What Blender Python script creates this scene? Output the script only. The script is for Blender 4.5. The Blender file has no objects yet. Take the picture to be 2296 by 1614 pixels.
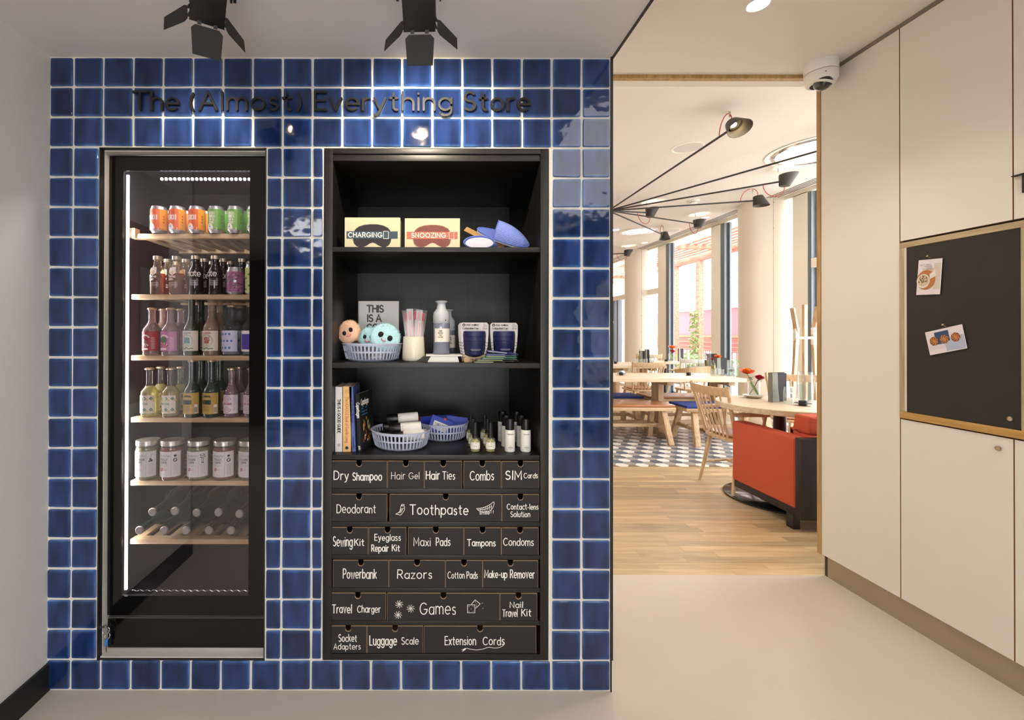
import bpy, bmesh, math, random
from mathutils import Vector, Matrix
R=random.Random(7)
PI=math.pi
scene=bpy.context.scene
COL=scene.collection
def lin(c):
    if isinstance(c,str):
        c=c.lstrip('#'); c=[int(c[i:i+2],16)/255 for i in (0,2,4)]
    return tuple((x/12.92 if x<=.04045 else ((x+.055)/1.055)**2.4) for x in c[:3])+(1,)
# ---------------- camera ----------------
CAMY=-1.645; CAMZ=1.289; F=1020.0
cam=bpy.data.objects.new('camera',bpy.data.cameras.new('camera')); COL.objects.link(cam)
cam.data.sensor_width=36; cam.data.sensor_fit='HORIZONTAL'; cam.data.lens=36*F/2296
cam.location=(0,CAMY,CAMZ)
cam.rotation_euler=(PI/2+math.radians(.245),math.radians(-.12),0)
cam.data.shift_x=(1148-953)/2296; cam.data.shift_y=-65.3/2296
cam.data.clip_start=.05; cam.data.clip_end=300
scene.camera=cam
scene.view_settings.view_transform='Standard'; scene.view_settings.look='None'
scene.view_settings.gamma=1; scene.view_settings.exposure=0; scene.view_settings.use_curve_mapping=False
scene.cycles.use_denoising=True
scene.cycles.max_bounces=8; scene.cycles.diffuse_bounces=5; scene.cycles.glossy_bounces=4
scene.cycles.transparent_max_bounces=24; scene.cycles.transmission_bounces=4
scene.cycles.sample_clamp_indirect=6; scene.cycles.caustics_reflective=False; scene.cycles.caustics_refractive=False
# ---------------- world: bright overcast day ----------------
w=bpy.data.worlds.new('world'); scene.world=w; w.use_nodes=True
bg=w.node_tree.nodes['Background']; bg.inputs[0].default_value=(.95,.975,1,1); bg.inputs[1].default_value=11.0
def area(name,loc,rot,sx,sy,power,color=(1,1,1),portal=False,spread=None):
    l=bpy.data.lights.new(name,'AREA'); l.shape='RECTANGLE'; l.size=sx; l.size_y=sy; l.energy=power; l.color=color
    if portal: l.cycles.is_portal=True
    if spread: l.spread=spread
    o=bpy.data.objects.new(name,l); o.location=loc; o.rotation_euler=rot; COL.objects.link(o); return o
def spot(name,loc,target,power,angle,blend=.4,color=(1,.8,.55),rad=.02,parent=None):
    l=bpy.data.lights.new(name,'SPOT'); l.energy=power; l.spot_size=math.radians(angle); l.spot_blend=blend; l.color=color; l.shadow_soft_size=rad
    o=bpy.data.objects.new(name,l); o.location=loc
    o.rotation_euler=(Vector(target)-Vector(loc)).to_track_quat('-Z','Y').to_euler(); COL.objects.link(o)
    if parent: o.parent=parent; o.matrix_parent_inverse=parent.matrix_basis.inverted()
    return o
WARM=(1,.85,.66); SOFT=(1,.975,.95)
# unseen fill lamps added under the lobby ceiling, behind the camera
area('lobby_fill_a',(-.5,-2.9,2.27),(0,0,0),1.6,1.0,54,SOFT)
area('lobby_fill_b',(1.35,-2.3,2.66),(0,0,0),1.3,2.4,32,SOFT)
area('lobby_portal',(2.2,-3.85,1.3),(0,PI/2,0),1.3,1.0,1,portal=True)
area('back_fill_portal',(.1,-4.55,.95),(-PI/2,0,0),1.7,1.1,1,portal=True)  # guides daylight through the unseen back opening added for fill
area('facade_portal',(5.5,6.6,1.6),(0,PI/2,0),3.1,12.5,1,portal=True)
SP1=19; SP2=26; DL1=34; DL2=40; DP=4; RL=2.5; FR1=3; FR2=4
# ---------------- materials ----------------
MATS={}
def newmat(name):
    m=bpy.data.materials.new(name); m.use_nodes=True; nt=m.node_tree
    return m,nt,nt.nodes['Principled BSDF']
def mat(name,col,rough=.5,metal=0,coat=0,emit=0,noise=0,nscale=8,bump=0,bscale=60,spec=None,alpha=None):
    if name in MATS: return MATS[name]
    m,nt,b=newmat(name); c=lin(col)
    b.inputs['Base Color'].default_value=c; b.inputs['Roughness'].default_value=rough; b.inputs['Metallic'].default_value=metal
    b.inputs['Coat Weight'].default_value=coat; b.inputs['Coat Roughness'].default_value=.05
    if spec is not None: b.inputs['Specular IOR Level'].default_value=spec
    if emit: b.inputs['Emission Color'].default_value=c; b.inputs['Emission Strength'].default_value=emit
    tc=None
    if noise or bump:
        tc=nt.nodes.new('ShaderNodeTexCoord')
    if noise:
        n=nt.nodes.new('ShaderNodeTexNoise'); n.inputs['Scale'].default_value=nscale; n.inputs['Detail'].default_value=5
        nt.links.new(tc.outputs['Object'],n.inputs['Vector'])
        mx=nt.nodes.new('ShaderNodeMix'); mx.data_type='RGBA'
        mx.inputs['A'].default_value=[x*(1-noise) for x in c[:3]]+[1]; mx.inputs['B'].default_value=[min(1,x*(1+noise)) for x in c[:3]]+[1]
        nt.links.new(n.outputs['Fac'],mx.inputs['Factor']); nt.links.new(mx.outputs['Result'],b.inputs['Base Color'])
    if bump:
        n=nt.nodes.new('ShaderNodeTexNoise'); n.inputs['Scale'].default_value=bscale; n.inputs['Detail'].default_value=3
        nt.links.new(tc.outputs['Object'],n.inputs['Vector'])
        bp=nt.nodes.new('ShaderNodeBump'); bp.inputs['Strength'].default_value=bump; bp.inputs['Distance'].default_value=.004
        nt.links.new(n.outputs['Fac'],bp.inputs['Height']); nt.links.new(bp.outputs['Normal'],b.inputs['Normal'])
    MATS[name]=m; return m
def wood(name,c1,c2,axis='X',scale=1.0,rough=.45,vary=.12,coat=0,bump=.1):
    if name in MATS: return MATS[name]
    m,nt,b=newmat(name); N=nt.nodes; L=nt.links
    tc=N.new('ShaderNodeTexCoord'); oi=N.new('ShaderNodeObjectInfo')
    ad=N.new('ShaderNodeVectorMath'); ad.operation='ADD'
    ml=N.new('ShaderNodeVectorMath'); ml.operation='SCALE'; ml.inputs['Scale'].default_value=17
    cb=N.new('ShaderNodeCombineXYZ')
    for k in range(3): L.new(oi.outputs['Random'],cb.inputs[k])
    L.new(cb.outputs[0],ml.inputs[0]); L.new(tc.outputs['Object'],ad.inputs[0]); L.new(ml.outputs[0],ad.inputs[1])
    mp=N.new('ShaderNodeMapping'); s=[55*scale]*3; s['XYZ'.index(axis)]=4*scale; mp.inputs['Scale'].default_value=s
    L.new(ad.outputs[0],mp.inputs[0])
    n=N.new('ShaderNodeTexNoise'); n.inputs['Scale'].default_value=1; n.inputs['Detail'].default_value=6; n.inputs['Distortion'].default_value=.6
    L.new(mp.outputs[0],n.inputs['Vector'])
    r=N.new('ShaderNodeValToRGB'); r.color_ramp.elements[0].position=.35; r.color_ramp.elements[1].position=.68
    r.color_ramp.elements[0].color=lin(c1); r.color_ramp.elements[1].color=lin(c2)
    L.new(n.outputs['Fac'],r.inputs[0])
    hs=N.new('ShaderNodeHueSaturation')
    mr=N.new('ShaderNodeMapRange'); mr.inputs['To Min'].default_value=1-vary; mr.inputs['To Max'].default_value=1+vary
    L.new(oi.outputs['Random'],mr.inputs[0]); L.new(mr.outputs[0],hs.inputs['Value']); L.new(r.outputs[0],hs.inputs['Color'])
    L.new(hs.outputs[0],b.inputs['Base Color']); b.inputs['Roughness'].default_value=rough; b.inputs['Coat Weight'].default_value=coat
    bp=N.new('ShaderNodeBump'); bp.inputs['Strength'].default_value=bump; bp.inputs['Distance'].default_value=.002
    L.new(n.outputs['Fac'],bp.inputs['Height']); L.new(bp.outputs[0],b.inputs['Normal'])
    MATS[name]=m; return m
def glass(name,tint='#ffffff',opac=.08,body=None,ior=1.5,rough=.0,refl=1.0):
    """thin glass: tinted see-through, fresnel mirror, and a share of solid colour for what fills it"""
    if name in MATS: return MATS[name]
    m,nt,b=newmat(name); N=nt.nodes; L=nt.links; out=N['Material Output']
    tr=N.new('ShaderNodeBsdfTransparent'); tr.inputs[0].default_value=lin(tint)
    b.inputs['Base Color'].default_value=lin(body or tint); b.inputs['Roughness'].default_value=.15; b.inputs['Coat Weight'].default_value=.5
    m1=N.new('ShaderNodeMixShader'); m1.inputs[0].default_value=opac; L.new(tr.outputs[0],m1.inputs[1]); L.new(b.outputs[0],m1.inputs[2])
    gl=N.new('ShaderNodeBsdfGlossy'); gl.inputs['Roughness'].default_value=rough
    lw=N.new('ShaderNodeLayerWeight'); f0=((ior-1)/(ior+1))**2
    pw=N.new('ShaderNodeMath'); pw.operation='POWER'; pw.inputs[1].default_value=5; L.new(lw.outputs['Facing'],pw.inputs[0]); lw.inputs[0].default_value=.5
    ma=N.new('ShaderNodeMath'); ma.operation='MULTIPLY_ADD'; ma.inputs[1].default_value=.8*(1-f0); ma.inputs[2].default_value=f0; L.new(pw.outputs[0],ma.inputs[0])
    mu=N.new('ShaderNodeMath'); mu.operation='MULTIPLY'; mu.inputs[1].default_value=refl; L.new(ma.outputs[0],mu.inputs[0])
    m2=N.new('ShaderNodeMixShader'); L.new(mu.outputs[0],m2.inputs[0]); L.new(m1.outputs[0],m2.inputs[1]); L.new(gl.outputs[0],m2.inputs[2])
    L.new(m2.outputs[0],out.inputs[0]); MATS[name]=m; return m
def tilemat():
    m,nt,b=newmat('blue_glaze'); N=nt.nodes; L=nt.links
    tc=N.new('ShaderNodeTexCoord'); oi=N.new('ShaderNodeObjectInfo')
    sp=N.new('ShaderNodeSeparateXYZ'); L.new(tc.outputs['Generated'],sp.inputs[0])
    def math_(op,a,bv):
        n=N.new('ShaderNodeMath'); n.operation=op
        for i,x in enumerate((a,bv)):
            if x is None: continue
            if isinstance(x,(int,float)): n.inputs[i].default_value=x
            else: L.new(x,n.inputs[i])
        return n.outputs[0]
    dx=math_('MINIMUM',sp.outputs[0],math_('SUBTRACT',1,sp.outputs[0]))
    dz=math_('MINIMUM',sp.outputs[2],math_('SUBTRACT',1,sp.outputs[2]))
    d=math_('MINIMUM',dx,dz)
    cb=N.new('ShaderNodeCombineXYZ'); r13=math_('MULTIPLY',oi.outputs['Random'],37)
    for k in range(3): L.new(r13,cb.inputs[k])
    ad=N.new('ShaderNodeVectorMath'); ad.operation='ADD'; L.new(tc.outputs['Object'],ad.inputs[0]); L.new(cb.outputs[0],ad.inputs[1])
    n1=N.new('ShaderNodeTexNoise'); n1.inputs['Scale'].default_value=14; n1.inputs['Detail'].default_value=2; L.new(ad.outputs[0],n1.inputs['Vector'])
    n2=N.new('ShaderNodeTexNoise'); n2.inputs['Scale'].default_value=22; n2.inputs['Detail'].default_value=1
    mp=N.new('ShaderNodeMapping'); mp.inputs['Scale'].default_value=(1,1,.35); L.new(ad.outputs[0],mp.inputs[0]); L.new(mp.outputs[0],n2.inputs['Vector'])
    dd=math_('ADD',d,math_('MULTIPLY',math_('SUBTRACT',n1.outputs['Fac'],.5),.07))
    r=N.new('ShaderNodeValToRGB'); e=r.color_ramp.elements; e[0].position=.0; e[0].color=lin('#426396'); e[1].position=.11; e[1].color=lin('#1b2d58')
    k=e.new(.035); k.color=lin('#274374')
    L.new(dd,r.inputs[0])
    mr=N.new('ShaderNodeMapRange'); mr.inputs['From Min'].default_value=.3; mr.inputs['From Max'].default_value=.7; mr.inputs['To Min'].default_value=.7; mr.inputs['To Max'].default_value=1.5
    L.new(n2.outputs['Fac'],mr.inputs[0])
    mr2=N.new('ShaderNodeMapRange'); mr2.inputs['To Min'].default_value=.8; mr2.inputs['To Max'].default_value=1.25; L.new(oi.outputs['Random'],mr2.inputs[0])
    hs=N.new('ShaderNodeHueSaturation'); L.new(math_('MULTIPLY',mr.outputs[0],mr2.outputs[0]),hs.inputs['Value']); L.new(r.outputs[0],hs.inputs['Color'])
    L.new(hs.outputs[0],b.inputs['Base Color']); b.inputs['Roughness'].default_value=.06; b.inputs['Specular IOR Level'].default_value=.6
    n3=N.new('ShaderNodeTexNoise'); n3.inputs['Scale'].default_value=16; n3.inputs['Detail'].default_value=1.5; L.new(ad.outputs[0],n3.inputs['Vector'])
    bp=N.new('ShaderNodeBump'); bp.inputs['Strength'].default_value=.3; bp.inputs['Distance'].default_value=.006
    L.new(n3.outputs['Fac'],bp.inputs['Height']); L.new(bp.outputs[0],b.inputs['Normal'])
    return m
# ---------------- mesh builder ----------------
class MB:
    def __init__(s): s.v=[]; s.f=[]; s.m=[]
    def add(s,vs,fs,m=0,M=None):
        o=len(s.v)
        s.v+= [tuple(M@Vector(p)) for p in vs] if M is not None else [tuple(p) for p in vs]
        for f in fs: s.f.append([o+i for i in f]); s.m.append(m)
        return s
    def box(s,x0,y0,z0,x1,y1,z1,m=0,M=None):
        vs=[(x,y,z) for z in (z0,z1) for y in (y0,y1) for x in (x0,x1)]
        return s.add(vs,[(0,2,3,1),(4,5,7,6),(0,1,5,4),(2,6,7,3),(0,4,6,2),(1,3,7,5)],m,M)
    def bar(s,a,b,w,h=None,m=0,up=(0,0,1),taper=1):
        a=Vector(a); b=Vector(b); d=(b-a); L=d.length; d.normalize(); u=Vector(up)
        if abs(d.dot(u))>.98: u=Vector((0,1,0))
        x=d.cross(u).normalized(); y=x.cross(d).normalized(); h=h or w
        vs=[]
        for p,k in ((a,1),(b,taper)):
            for sx,sy in ((-1,-1),(1,-1),(1,1),(-1,1)): vs.append(p+x*(sx*w/2*k)+y*(sy*h/2*k))
        return s.add(vs,[(3,2,1,0),(4,5,6,7),(0,1,5,4),(1,2,6,5),(2,3,7,6),(3,0,4,7)],m)
    def cyl(s,a,b,r0,r1=None,n=12,m=0,cap=True):
        r1=r0 if r1 is None else r1
        a=Vector(a); b=Vector(b); d=(b-a).normalized(); u=Vector((0,0,1)) if abs(d.z)<.9 else Vector((1,0,0))
        x=d.cross(u).normalized(); y=d.cross(x).normalized(); vs=[]
        for p,r in ((a,r0),(b,r1)):
            for i in range(n):
                t=2*PI*i/n; vs.append(p+x*(r*math.cos(t))+y*(r*math.sin(t)))
        fs=[(i,(i+1)%n,n+(i+1)%n,n+i) for i in range(n)]
        if cap: fs+= [tuple(range(n))[::-1],tuple(range(n,2*n))]
        return s.add(vs,fs,m)
    def lathe(s,prof,n=24,c=(0,0,0),m=0,M=None,a0=0,a1=2*PI):
        full=abs(a1-a0-2*PI)<1e-6; k=n if full else n+1; vs=[]; fs=[]
        for r,z in prof:
            for i in range(k):
                t=a0+(a1-a0)*i/n; vs.append((c[0]+r*math.cos(t),c[1]+r*math.sin(t),c[2]+z))
        for j in range(len(prof)-1):
            for i in range(n):
                i2=(i+1)%k
                fs.append((j*k+i,j*k+i2,(j+1)*k+i2,(j+1)*k+i))
        return s.add(vs,fs,m,M)
    def tube(s,pts,r,n=6,m=0,closed=False):
        P=[Vector(p) for p in pts]; N=len(P); vs=[]; fs=[]; u=None
        for i,p in enumerate(P):
            if closed: d=P[(i+1)%N]-P[i-1]
            else: d=P[min(i+1,N-1)]-P[max(i-1,0)]
            d.normalize()
            if u is None: u=Vector((0,0,1)) if abs(d.z)<.9 else Vector((1,0,0))
            x=d.cross(u)
            if x.length<1e-5: x=Vector((1,0,0))
            x.normalize(); u=x.cross(d).normalized()
            rr=r[i] if isinstance(r,(list,tuple)) else r
            for k in range(n):
                t=2*PI*k/n; vs.append(p+x*(rr*math.cos(t))+u*(rr*math.sin(t)))
        for i in range(N if closed else N-1):
            for k in range(n):
                j=(i+1)%N; fs.append((i*n+k,i*n+(k+1)%n,j*n+(k+1)%n,j*n+k))
        if not closed: fs+= [tuple(range(n))[::-1],tuple(range((N-1)*n,N*n))]
        return s.add(vs,fs,m)
    def prism(s,poly,fn,t0,t1,m=0,ms=None):
        """poly: 2-D outline, fn(u,v,t)->3-D; front face at t0"""
        n=len(poly); vs=[fn(u,v,t0) for u,v in poly]+[fn(u,v,t1) for u,v in poly]; ms=m if ms is None else ms
        s.add(vs,[tuple(range(n))],m); o=len(s.v)-2*n
        s.f.append([o+n+i for i in range(n)][::-1]); s.m.append(ms)
        for i in range(n): s.f.append([o+i,o+n+i,o+n+(i+1)%n,o+(i+1)%n]); s.m.append(ms)
        return s
    def flat(s,polys,fn,m=0):
        for k,p in enumerate(polys):
            q=[Vector(fn(u,v)) for u,v in p]; nn=Vector((0,0,0)); ar=0   # overlapping ink sits in thin layers
            for i in range(len(q)):
                a,b=q[i],q[(i+1)%len(q)]; nn+=a.cross(b); ar+=p[i][0]*p[(i+1)%len(p)][1]-p[(i+1)%len(p)][0]*p[i][1]
            if nn.length>0: nn=nn.normalized()*((k%11)*2.4e-5*(1 if ar>0 else -1))
            s.add([a+nn for a in q],[tuple(range(len(p)))],m)
        return s
    def sphere(s,c,r,n=12,k=8,m=0,sc=(1,1,1),M=None):
        vs=[];fs=[]
        for j in range(k+1):
            a=PI*j/k
            for i in range(n):
                t=2*PI*i/n; vs.append((c[0]+sc[0]*r*math.sin(a)*math.cos(t),c[1]+sc[1]*r*math.sin(a)*math.sin(t),c[2]+sc[2]*r*math.cos(a)))
        for j in range(k):
            for i in range(n): fs.append((j*n+i,(j+1)*n+i,(j+1)*n+(i+1)%n,j*n+(i+1)%n))
        return s.add(vs,fs,m,M)
    def build(s,name,mats,parent=None,smooth=True,bevel=0,loc=None,label=None,ang=35,seg=2):
        me=bpy.data.meshes.new(name); me.from_pydata(s.v,[],s.f); me.update()
        if not isinstance(mats,(list,tuple)): mats=[mats]
        for x in mats: me.materials.append(x)
        me.polygons.foreach_set('material_index',s.m)
        bm=bmesh.new(); bm.from_mesh(me); bmesh.ops.remove_doubles(bm,verts=bm.verts,dist=1e-6)
        bmesh.ops.recalc_face_normals(bm,faces=bm.faces)
        if bevel:
            es=[e for e in bm.edges if len(e.link_faces)==2 and e.calc_face_angle(0)>.5]
            bmesh.ops.bevel(bm,geom=es,offset=bevel,segments=seg,profile=.6,affect='EDGES',clamp_overlap=True)
        bm.to_mesh(me); bm.free()
        if smooth:
            me.polygons.foreach_set('use_smooth',[True]*len(me.polygons)); me.set_sharp_from_angle(angle=math.radians(ang))
        return link(name,me,parent,loc,label)
def link(name,me,parent=None,loc=None,label=None):
    o=bpy.data.objects.new(name,me); COL.objects.link(o)
    if parent: o.parent=parent
    if loc: o.location=loc
    if label: o['label']=label
    return o
def thing(name,label,cat,loc=(0,0,0),rotz=0,group=None,rot=None):
    o=bpy.data.objects.new(name,None); COL.objects.link(o); o.empty_display_size=.05
    o.location=loc; o.rotation_euler=rot or (0,0,rotz); o['label']=label; o['category']=cat
    if group: o['group']=group
    return o
def tag(o,label,cat,group=None):
    o['label']=label; o['category']=cat
    if group: o['group']=group
    return o
def struct(o,label=None):
    o['kind']='structure'
    if label: o['label']=label
    return o
KIDS={}
def dup(root,loc,rotz=0,label=None,group=None,rot=None):
    r=root.copy(); COL.objects.link(r); r.location=loc; r.rotation_euler=rot or (0,0,rotz)
    if label: r['label']=label
    if group: r['group']=group
    for ch in list(root.children):
        c=ch.copy(); COL.objects.link(c); c.parent=r
        for g in list(ch.children):
            d=g.copy(); COL.objects.link(d); d.parent=c
    return r
def P(px,py,Z): return Vector(((px-953)/F*Z, Z+CAMY, CAMZ-(py-747)/F*Z))
def Yd(Z): return Z+CAMY
# ---------------- single-stroke alphabet ----------------
def A(cx,cy,rx,ry,a0,a1):
    n=max(3,int(abs(a1-a0)/22)); return [(cx+rx*math.cos(math.radians(a0+(a1-a0)*i/n)),cy+ry*math.sin(math.radians(a0+(a1-a0)*i/n))) for i in range(n+1)]
XH=.66
o_=lambda: A(.31,.33,.31,.33,90,450)
G={
'A':(.8,[[(0,0),(.4,1),(.8,0)],[(.15,.34),(.65,.34)]]),
'B':(.62,[[(0,0),(0,1),(.33,1)]+A(.33,.76,.25,.24,90,-90)+[(0,.52)],[(.33,.52)]+A(.34,.26,.28,.26,90,-90)+[(0,0)]]),
'C':(.85,[A(.48,.5,.48,.5,48,312)]),
'D':(.78,[[(0,0),(0,1),(.3,1)]+A(.3,.5,.48,.5,90,-90)+[(0,0)]]),
'E':(.55,[[(.55,1),(0,1),(0,0),(.57,0)],[(0,.52),(.5,.52)]]),
'F':(.52,[[(.52,1),(0,1),(0,0)],[(0,.52),(.47,.52)]]),
'G':(.92,[A(.48,.5,.48,.5,45,330)+[(.92,.44),(.55,.44)]]),
'H':(.7,[[(0,0),(0,1)],[(.7,0),(.7,1)],[(0,.52),(.7,.52)]]),
'I':(.06,[[(.03,0),(.03,1)]]),
'J':(.45,[[(.45,1),(.45,.25)]+A(.22,.25,.23,.25,0,-150)]),
'K':(.65,[[(0,0),(0,1)],[(.62,1),(0,.42)],[(.22,.6),(.65,0)]]),
'L':(.5,[[(0,1),(0,0),(.5,0)]]),
'M':(.85,[[(0,0),(.03,1),(.43,.3),(.82,1),(.85,0)]]),
'N':(.7,[[(0,0),(0,1),(.7,0),(.7,1)]]),
'O':(.96,[A(.48,.5,.48,.5,90,450)]),
'P':(.6,[[(0,0),(0,1),(.32,1)]+A(.32,.72,.28,.28,90,-90)+[(0,.44)]]),
'Q':(.96,[A(.48,.5,.48,.5,90,450),[(.6,.2),(.9,-.08)]]),
'R':(.64,[[(0,0),(0,1),(.32,1)]+A(.32,.73,.27,.27,90,-90)+[(0,.46)],[(.3,.46),(.64,0)]]),
'S':(.6,[A(.3,.75,.26,.25,35,270)+A(.3,.25,.29,.25,90,-145)]),
'T':(.76,[[(0,1),(.76,1)],[(.38,1),(.38,0)]]),
'U':(.68,[[(0,1),(0,.33)]+A(.34,.33,.34,.33,180,360)+[(.68,1)]]),
'V':(.74,[[(0,1),(.37,0),(.74,1)]]),
'W':(1.05,[[(0,1),(.26,0),(.52,.85),(.79,0),(1.05,1)]]),
'X':(.68,[[(0,0),(.68,1)],[(0,1),(.68,0)]]),
'Y':(.7,[[(0,1),(.35,.48),(.7,1)],[(.35,.48),(.35,0)]]),
'Z':(.62,[[(0,1),(.62,1),(0,0),(.64,0)]]),
'a':(.6,[A(.3,.32,.3,.32,60,360+20),[(.6,.64),(.6,0)]]),
'b':(.62,[[(0,1),(0,0)],o_()]),
'c':(.54,[A(.32,.33,.32,.33,48,312)]),
'd':(.62,[[(.62,1),(.62,0)],o_()]),
'e':(.62,[[(.02,.33),(.62,.33)]+A(.31,.33,.31,.33,0,312)]),
'f':(.38,[[(.15,0),(.15,.8)]+A(.33,.82,.18,.18,180,80),[(0,XH),(.34,XH)]]),
'g':(.62,[o_(),[(.62,.66),(.62,-.03)]+A(.32,-.03,.3,.27,0,-148)]),
'h':(.54,[[(0,1),(0,0)],A(.27,.38,.27,.28,180,0)+[(.54,0)]]),
'i':(.05,[[(.02,.66),(.02,0)],[(.02,.9),(.021,.92)]]),
'j':(.2,[[(.15,.66),(.15,-.1)]+A(0,-.1,.15,.16,0,-80),[(.15,.9),(.151,.92)]]),
'k':(.5,[[(0,1),(0,0)],[(.46,.66),(0,.25)],[(.16,.38),(.5,0)]]),
'l':(.05,[[(.02,1),(.02,0)]]),
'm':(.92,[[(0,.66),(0,0)],A(.23,.4,.23,.26,180,0)+[(.46,0)],A(.69,.4,.23,.26,180,0)+[(.92,0)]]),
'n':(.54,[[(0,.66),(0,0)],A(.27,.38,.27,.28,180,0)+[(.54,0)]]),
'o':(.62,[o_()]),
'p':(.62,[[(0,.66),(0,-.3)],o_()]),
'q':(.62,[[(.62,.66),(.62,-.3)],o_()]),
'r':(.34,[[(0,.66),(0,0)],A(.27,.36,.27,.3,180,75)]),
's':(.42,[A(.21,.49,.18,.16,35,270)+A(.2,.165,.2,.165,85,-145)]),
't':(.4,[[(.17,.92),(.17,.17)]+A(.33,.17,.16,.17,180,285),[(0,XH),(.37,XH)]]),
'u':(.54,[[(0,.66),(0,.28)]+A(.27,.28,.27,.28,180,360),[(.54,.66),(.54,0)]]),
'v':(.54,[[(0,.66),(.27,0),(.54,.66)]]),
'w':(.8,[[(0,.66),(.2,0),(.4,.6),(.6,0),(.8,.66)]]),
'x':(.5,[[(0,0),(.5,.66)],[(0,.66),(.5,0)]]),
'y':(.56,[[(0,.66),(.29,.02)],[(.56,.66),(.22,-.2),(.02,-.3)]]),
'z':(.48,[[(0,.66),(.46,.66),(0,0),(.48,0)]]),
'(':(.24,[A(.5,.42,.48,.68,135,225)]),
')':(.24,[A(-.26,.42,.48,.68,45,-45)]),
'-':(.35,[[(.03,.36),(.32,.36)]]),
'!':(.06,[[(.03,1),(.03,.3)],[(.03,.0),(.031,.02)]]),
'&':(.7,[[(.68,0),(.15,.72)]+A(.3,.83,.17,.17,200,-30)+[(.1,.35)]+A(.28,.2,.26,.2,150,330)+[(.66,.42)]]),
'.':(.06,[[(.03,0),(.031,.02)]]),
'1':(.25,[[(0,.8),(.2,1),(.2,0)]]),'2':(.55,[A(.27,.72,.26,.28,160,-40)+[(0,0),(.55,0)]]),
'0':(.6,[A(.3,.5,.3,.5,90,450)]),
' ':(.38,[]),
}
G['\u00d8']=(.96,[A(.48,.5,.48,.5,90,450),[(.1,-.05),(.86,1.05)]])
G['\u00c6']=(1.1,[[(0,0),(.5,1),(1.1,1)],[(.15,.34),(.55,.34)],[(.55,1),(.55,0),(1.1,0)],[(.55,.52),(1.0,.52)]])
def strokes(text,gap=.2,jit=0,rnd=None):
    out=[]; x=0
    for c in text:
        wd,st=G.get(c,G.get(c.upper(),(.3,[])))
        k=1;dy=0;ro=0;sl=0
        if jit: k=1+rnd.uniform(-1,1)*jit; dy=rnd.uniform(-1,1)*jit*.5; ro=rnd.uniform(-1,1)*jit*.5; sl=rnd.uniform(-.3,1)*jit*.6
        gl=[]
        for s in st:
            gl.append([(x+u*k+v*sl-v*ro*.3, v*k+dy+(u-wd/2)*ro*.6) for u,v in s])
        out.append((c,gl)); x+=wd*k+(gap if c!=' ' else 0)
    return out,x-gap
def ribbon(s,wt,cap=6):
    polys=[]; n=len(s); P2=[Vector(p) for p in s]
    Q=[P2[0]]
    for p in P2[1:]:
        if (p-Q[-1]).length>1e-5: Q.append(p)
    P2=Q; n=len(P2)
    h=wt/2
    if n==1: return [[(P2[0].x+h*math.cos(2*PI*i/8),P2[0].y+h*math.sin(2*PI*i/8)) for i in range(8)]]
    L=[];Rr=[]
    dirs=[(P2[i+1]-P2[i]).normalized() for i in range(n-1)]
    closed=(P2[0]-P2[-1]).length<1e-4
    for i in range(n):
        if closed and i in (0,n-1): d0,d1=dirs[-1],dirs[0]
        else: d0=dirs[max(i-1,0)]; d1=dirs[min(i,n-2)]
        t=(d0+d1)
        if t.length<.2: t=d1
        t.normalize(); nn=Vector((-t.y,t.x)); c=max(.6,abs(nn.dot(Vector((-d1.y,d1.x)))))
        L.append(P2[i]+nn*(h/c)); Rr.append(P2[i]-nn*(h/c))
        if (not closed and (i==0 or i==n-1)) or (0<i<n-1 and d0.dot(d1)<.75):
            polys.append([(P2[i].x+h*math.cos(2*PI*k/8),P2[i].y+h*math.sin(2*PI*k/8)) for k in range(8)])
    for i in range(n-1): polys.append([tuple(L[i]),tuple(L[i+1]),tuple(Rr[i+1]),tuple(Rr[i])])
    return polys
def txt(text,x0,x1,y0,h,wt,jit=0,gap=.2,seed=0,perglyph=False):
    """text fitted between x0 and x1 on baseline y0 with cap height h; returns flat polygons"""
    st,wd=strokes(text,gap,jit,random.Random(seed or len(text)*31+ord(text[0])))
    sx=(x1-x0)/wd if x1 is not None else h
    out=[]
    for c,gl in st:
        pl=[]
        for s in gl: pl+=ribbon([(x0+u*sx,y0+v*h) for u,v in s],wt)
        out.append((c,pl))
    return out if perglyph else [p for c,pl in out for p in pl]
def line2(pts,wt): return ribbon(pts,wt)
def ctxt(text,cx,y0,h,wt,gap=.2,wide=1.0,jit=0):
    st,wd=strokes(text,gap); W=wd*h*wide
    return txt(text,cx-W/2,cx+W/2,y0,h,wt,gap=gap,jit=jit)
def disc2(cx,cy,rx,ry=None,n=16): return [(cx+rx*math.cos(2*PI*i/n),cy+(ry or rx)*math.sin(2*PI*i/n)) for i in range(n)]
def rect2(x0,y0,x1,y1): return [(x0,y0),(x1,y0),(x1,y1),(x0,y1)]
def wrapf(r,z0,a0=-PI/2):
    return lambda u,v:(r*math.cos(a0+u/r),r*math.sin(a0+u/r),z0+v)
def subdiv_x(p,step=.006):
    """cut a flat polygon's long edges so that it can follow a cylinder"""
    out=[]
    for i in range(len(p)):
        a=p[i]; b=p[(i+1)%len(p)]; k=max(1,int(abs(b[0]-a[0])/step))
        for j in range(k): out.append((a[0]+(b[0]-a[0])*j/k,a[1]+(b[1]-a[1])*j/k))
    return out
def patch(mb,r,u0,u1,v0,v1,z0,m=0,n=12,a0=-PI/2):
    f=wrapf(r,z0,a0)
    for i in range(n):
        a=u0+(u1-u0)*i/n; b=u0+(u1-u0)*(i+1)/n
        mb.add([f(a,v0),f(b,v0),f(b,v1),f(a,v1)],[(0,1,2,3)],m)
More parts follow.
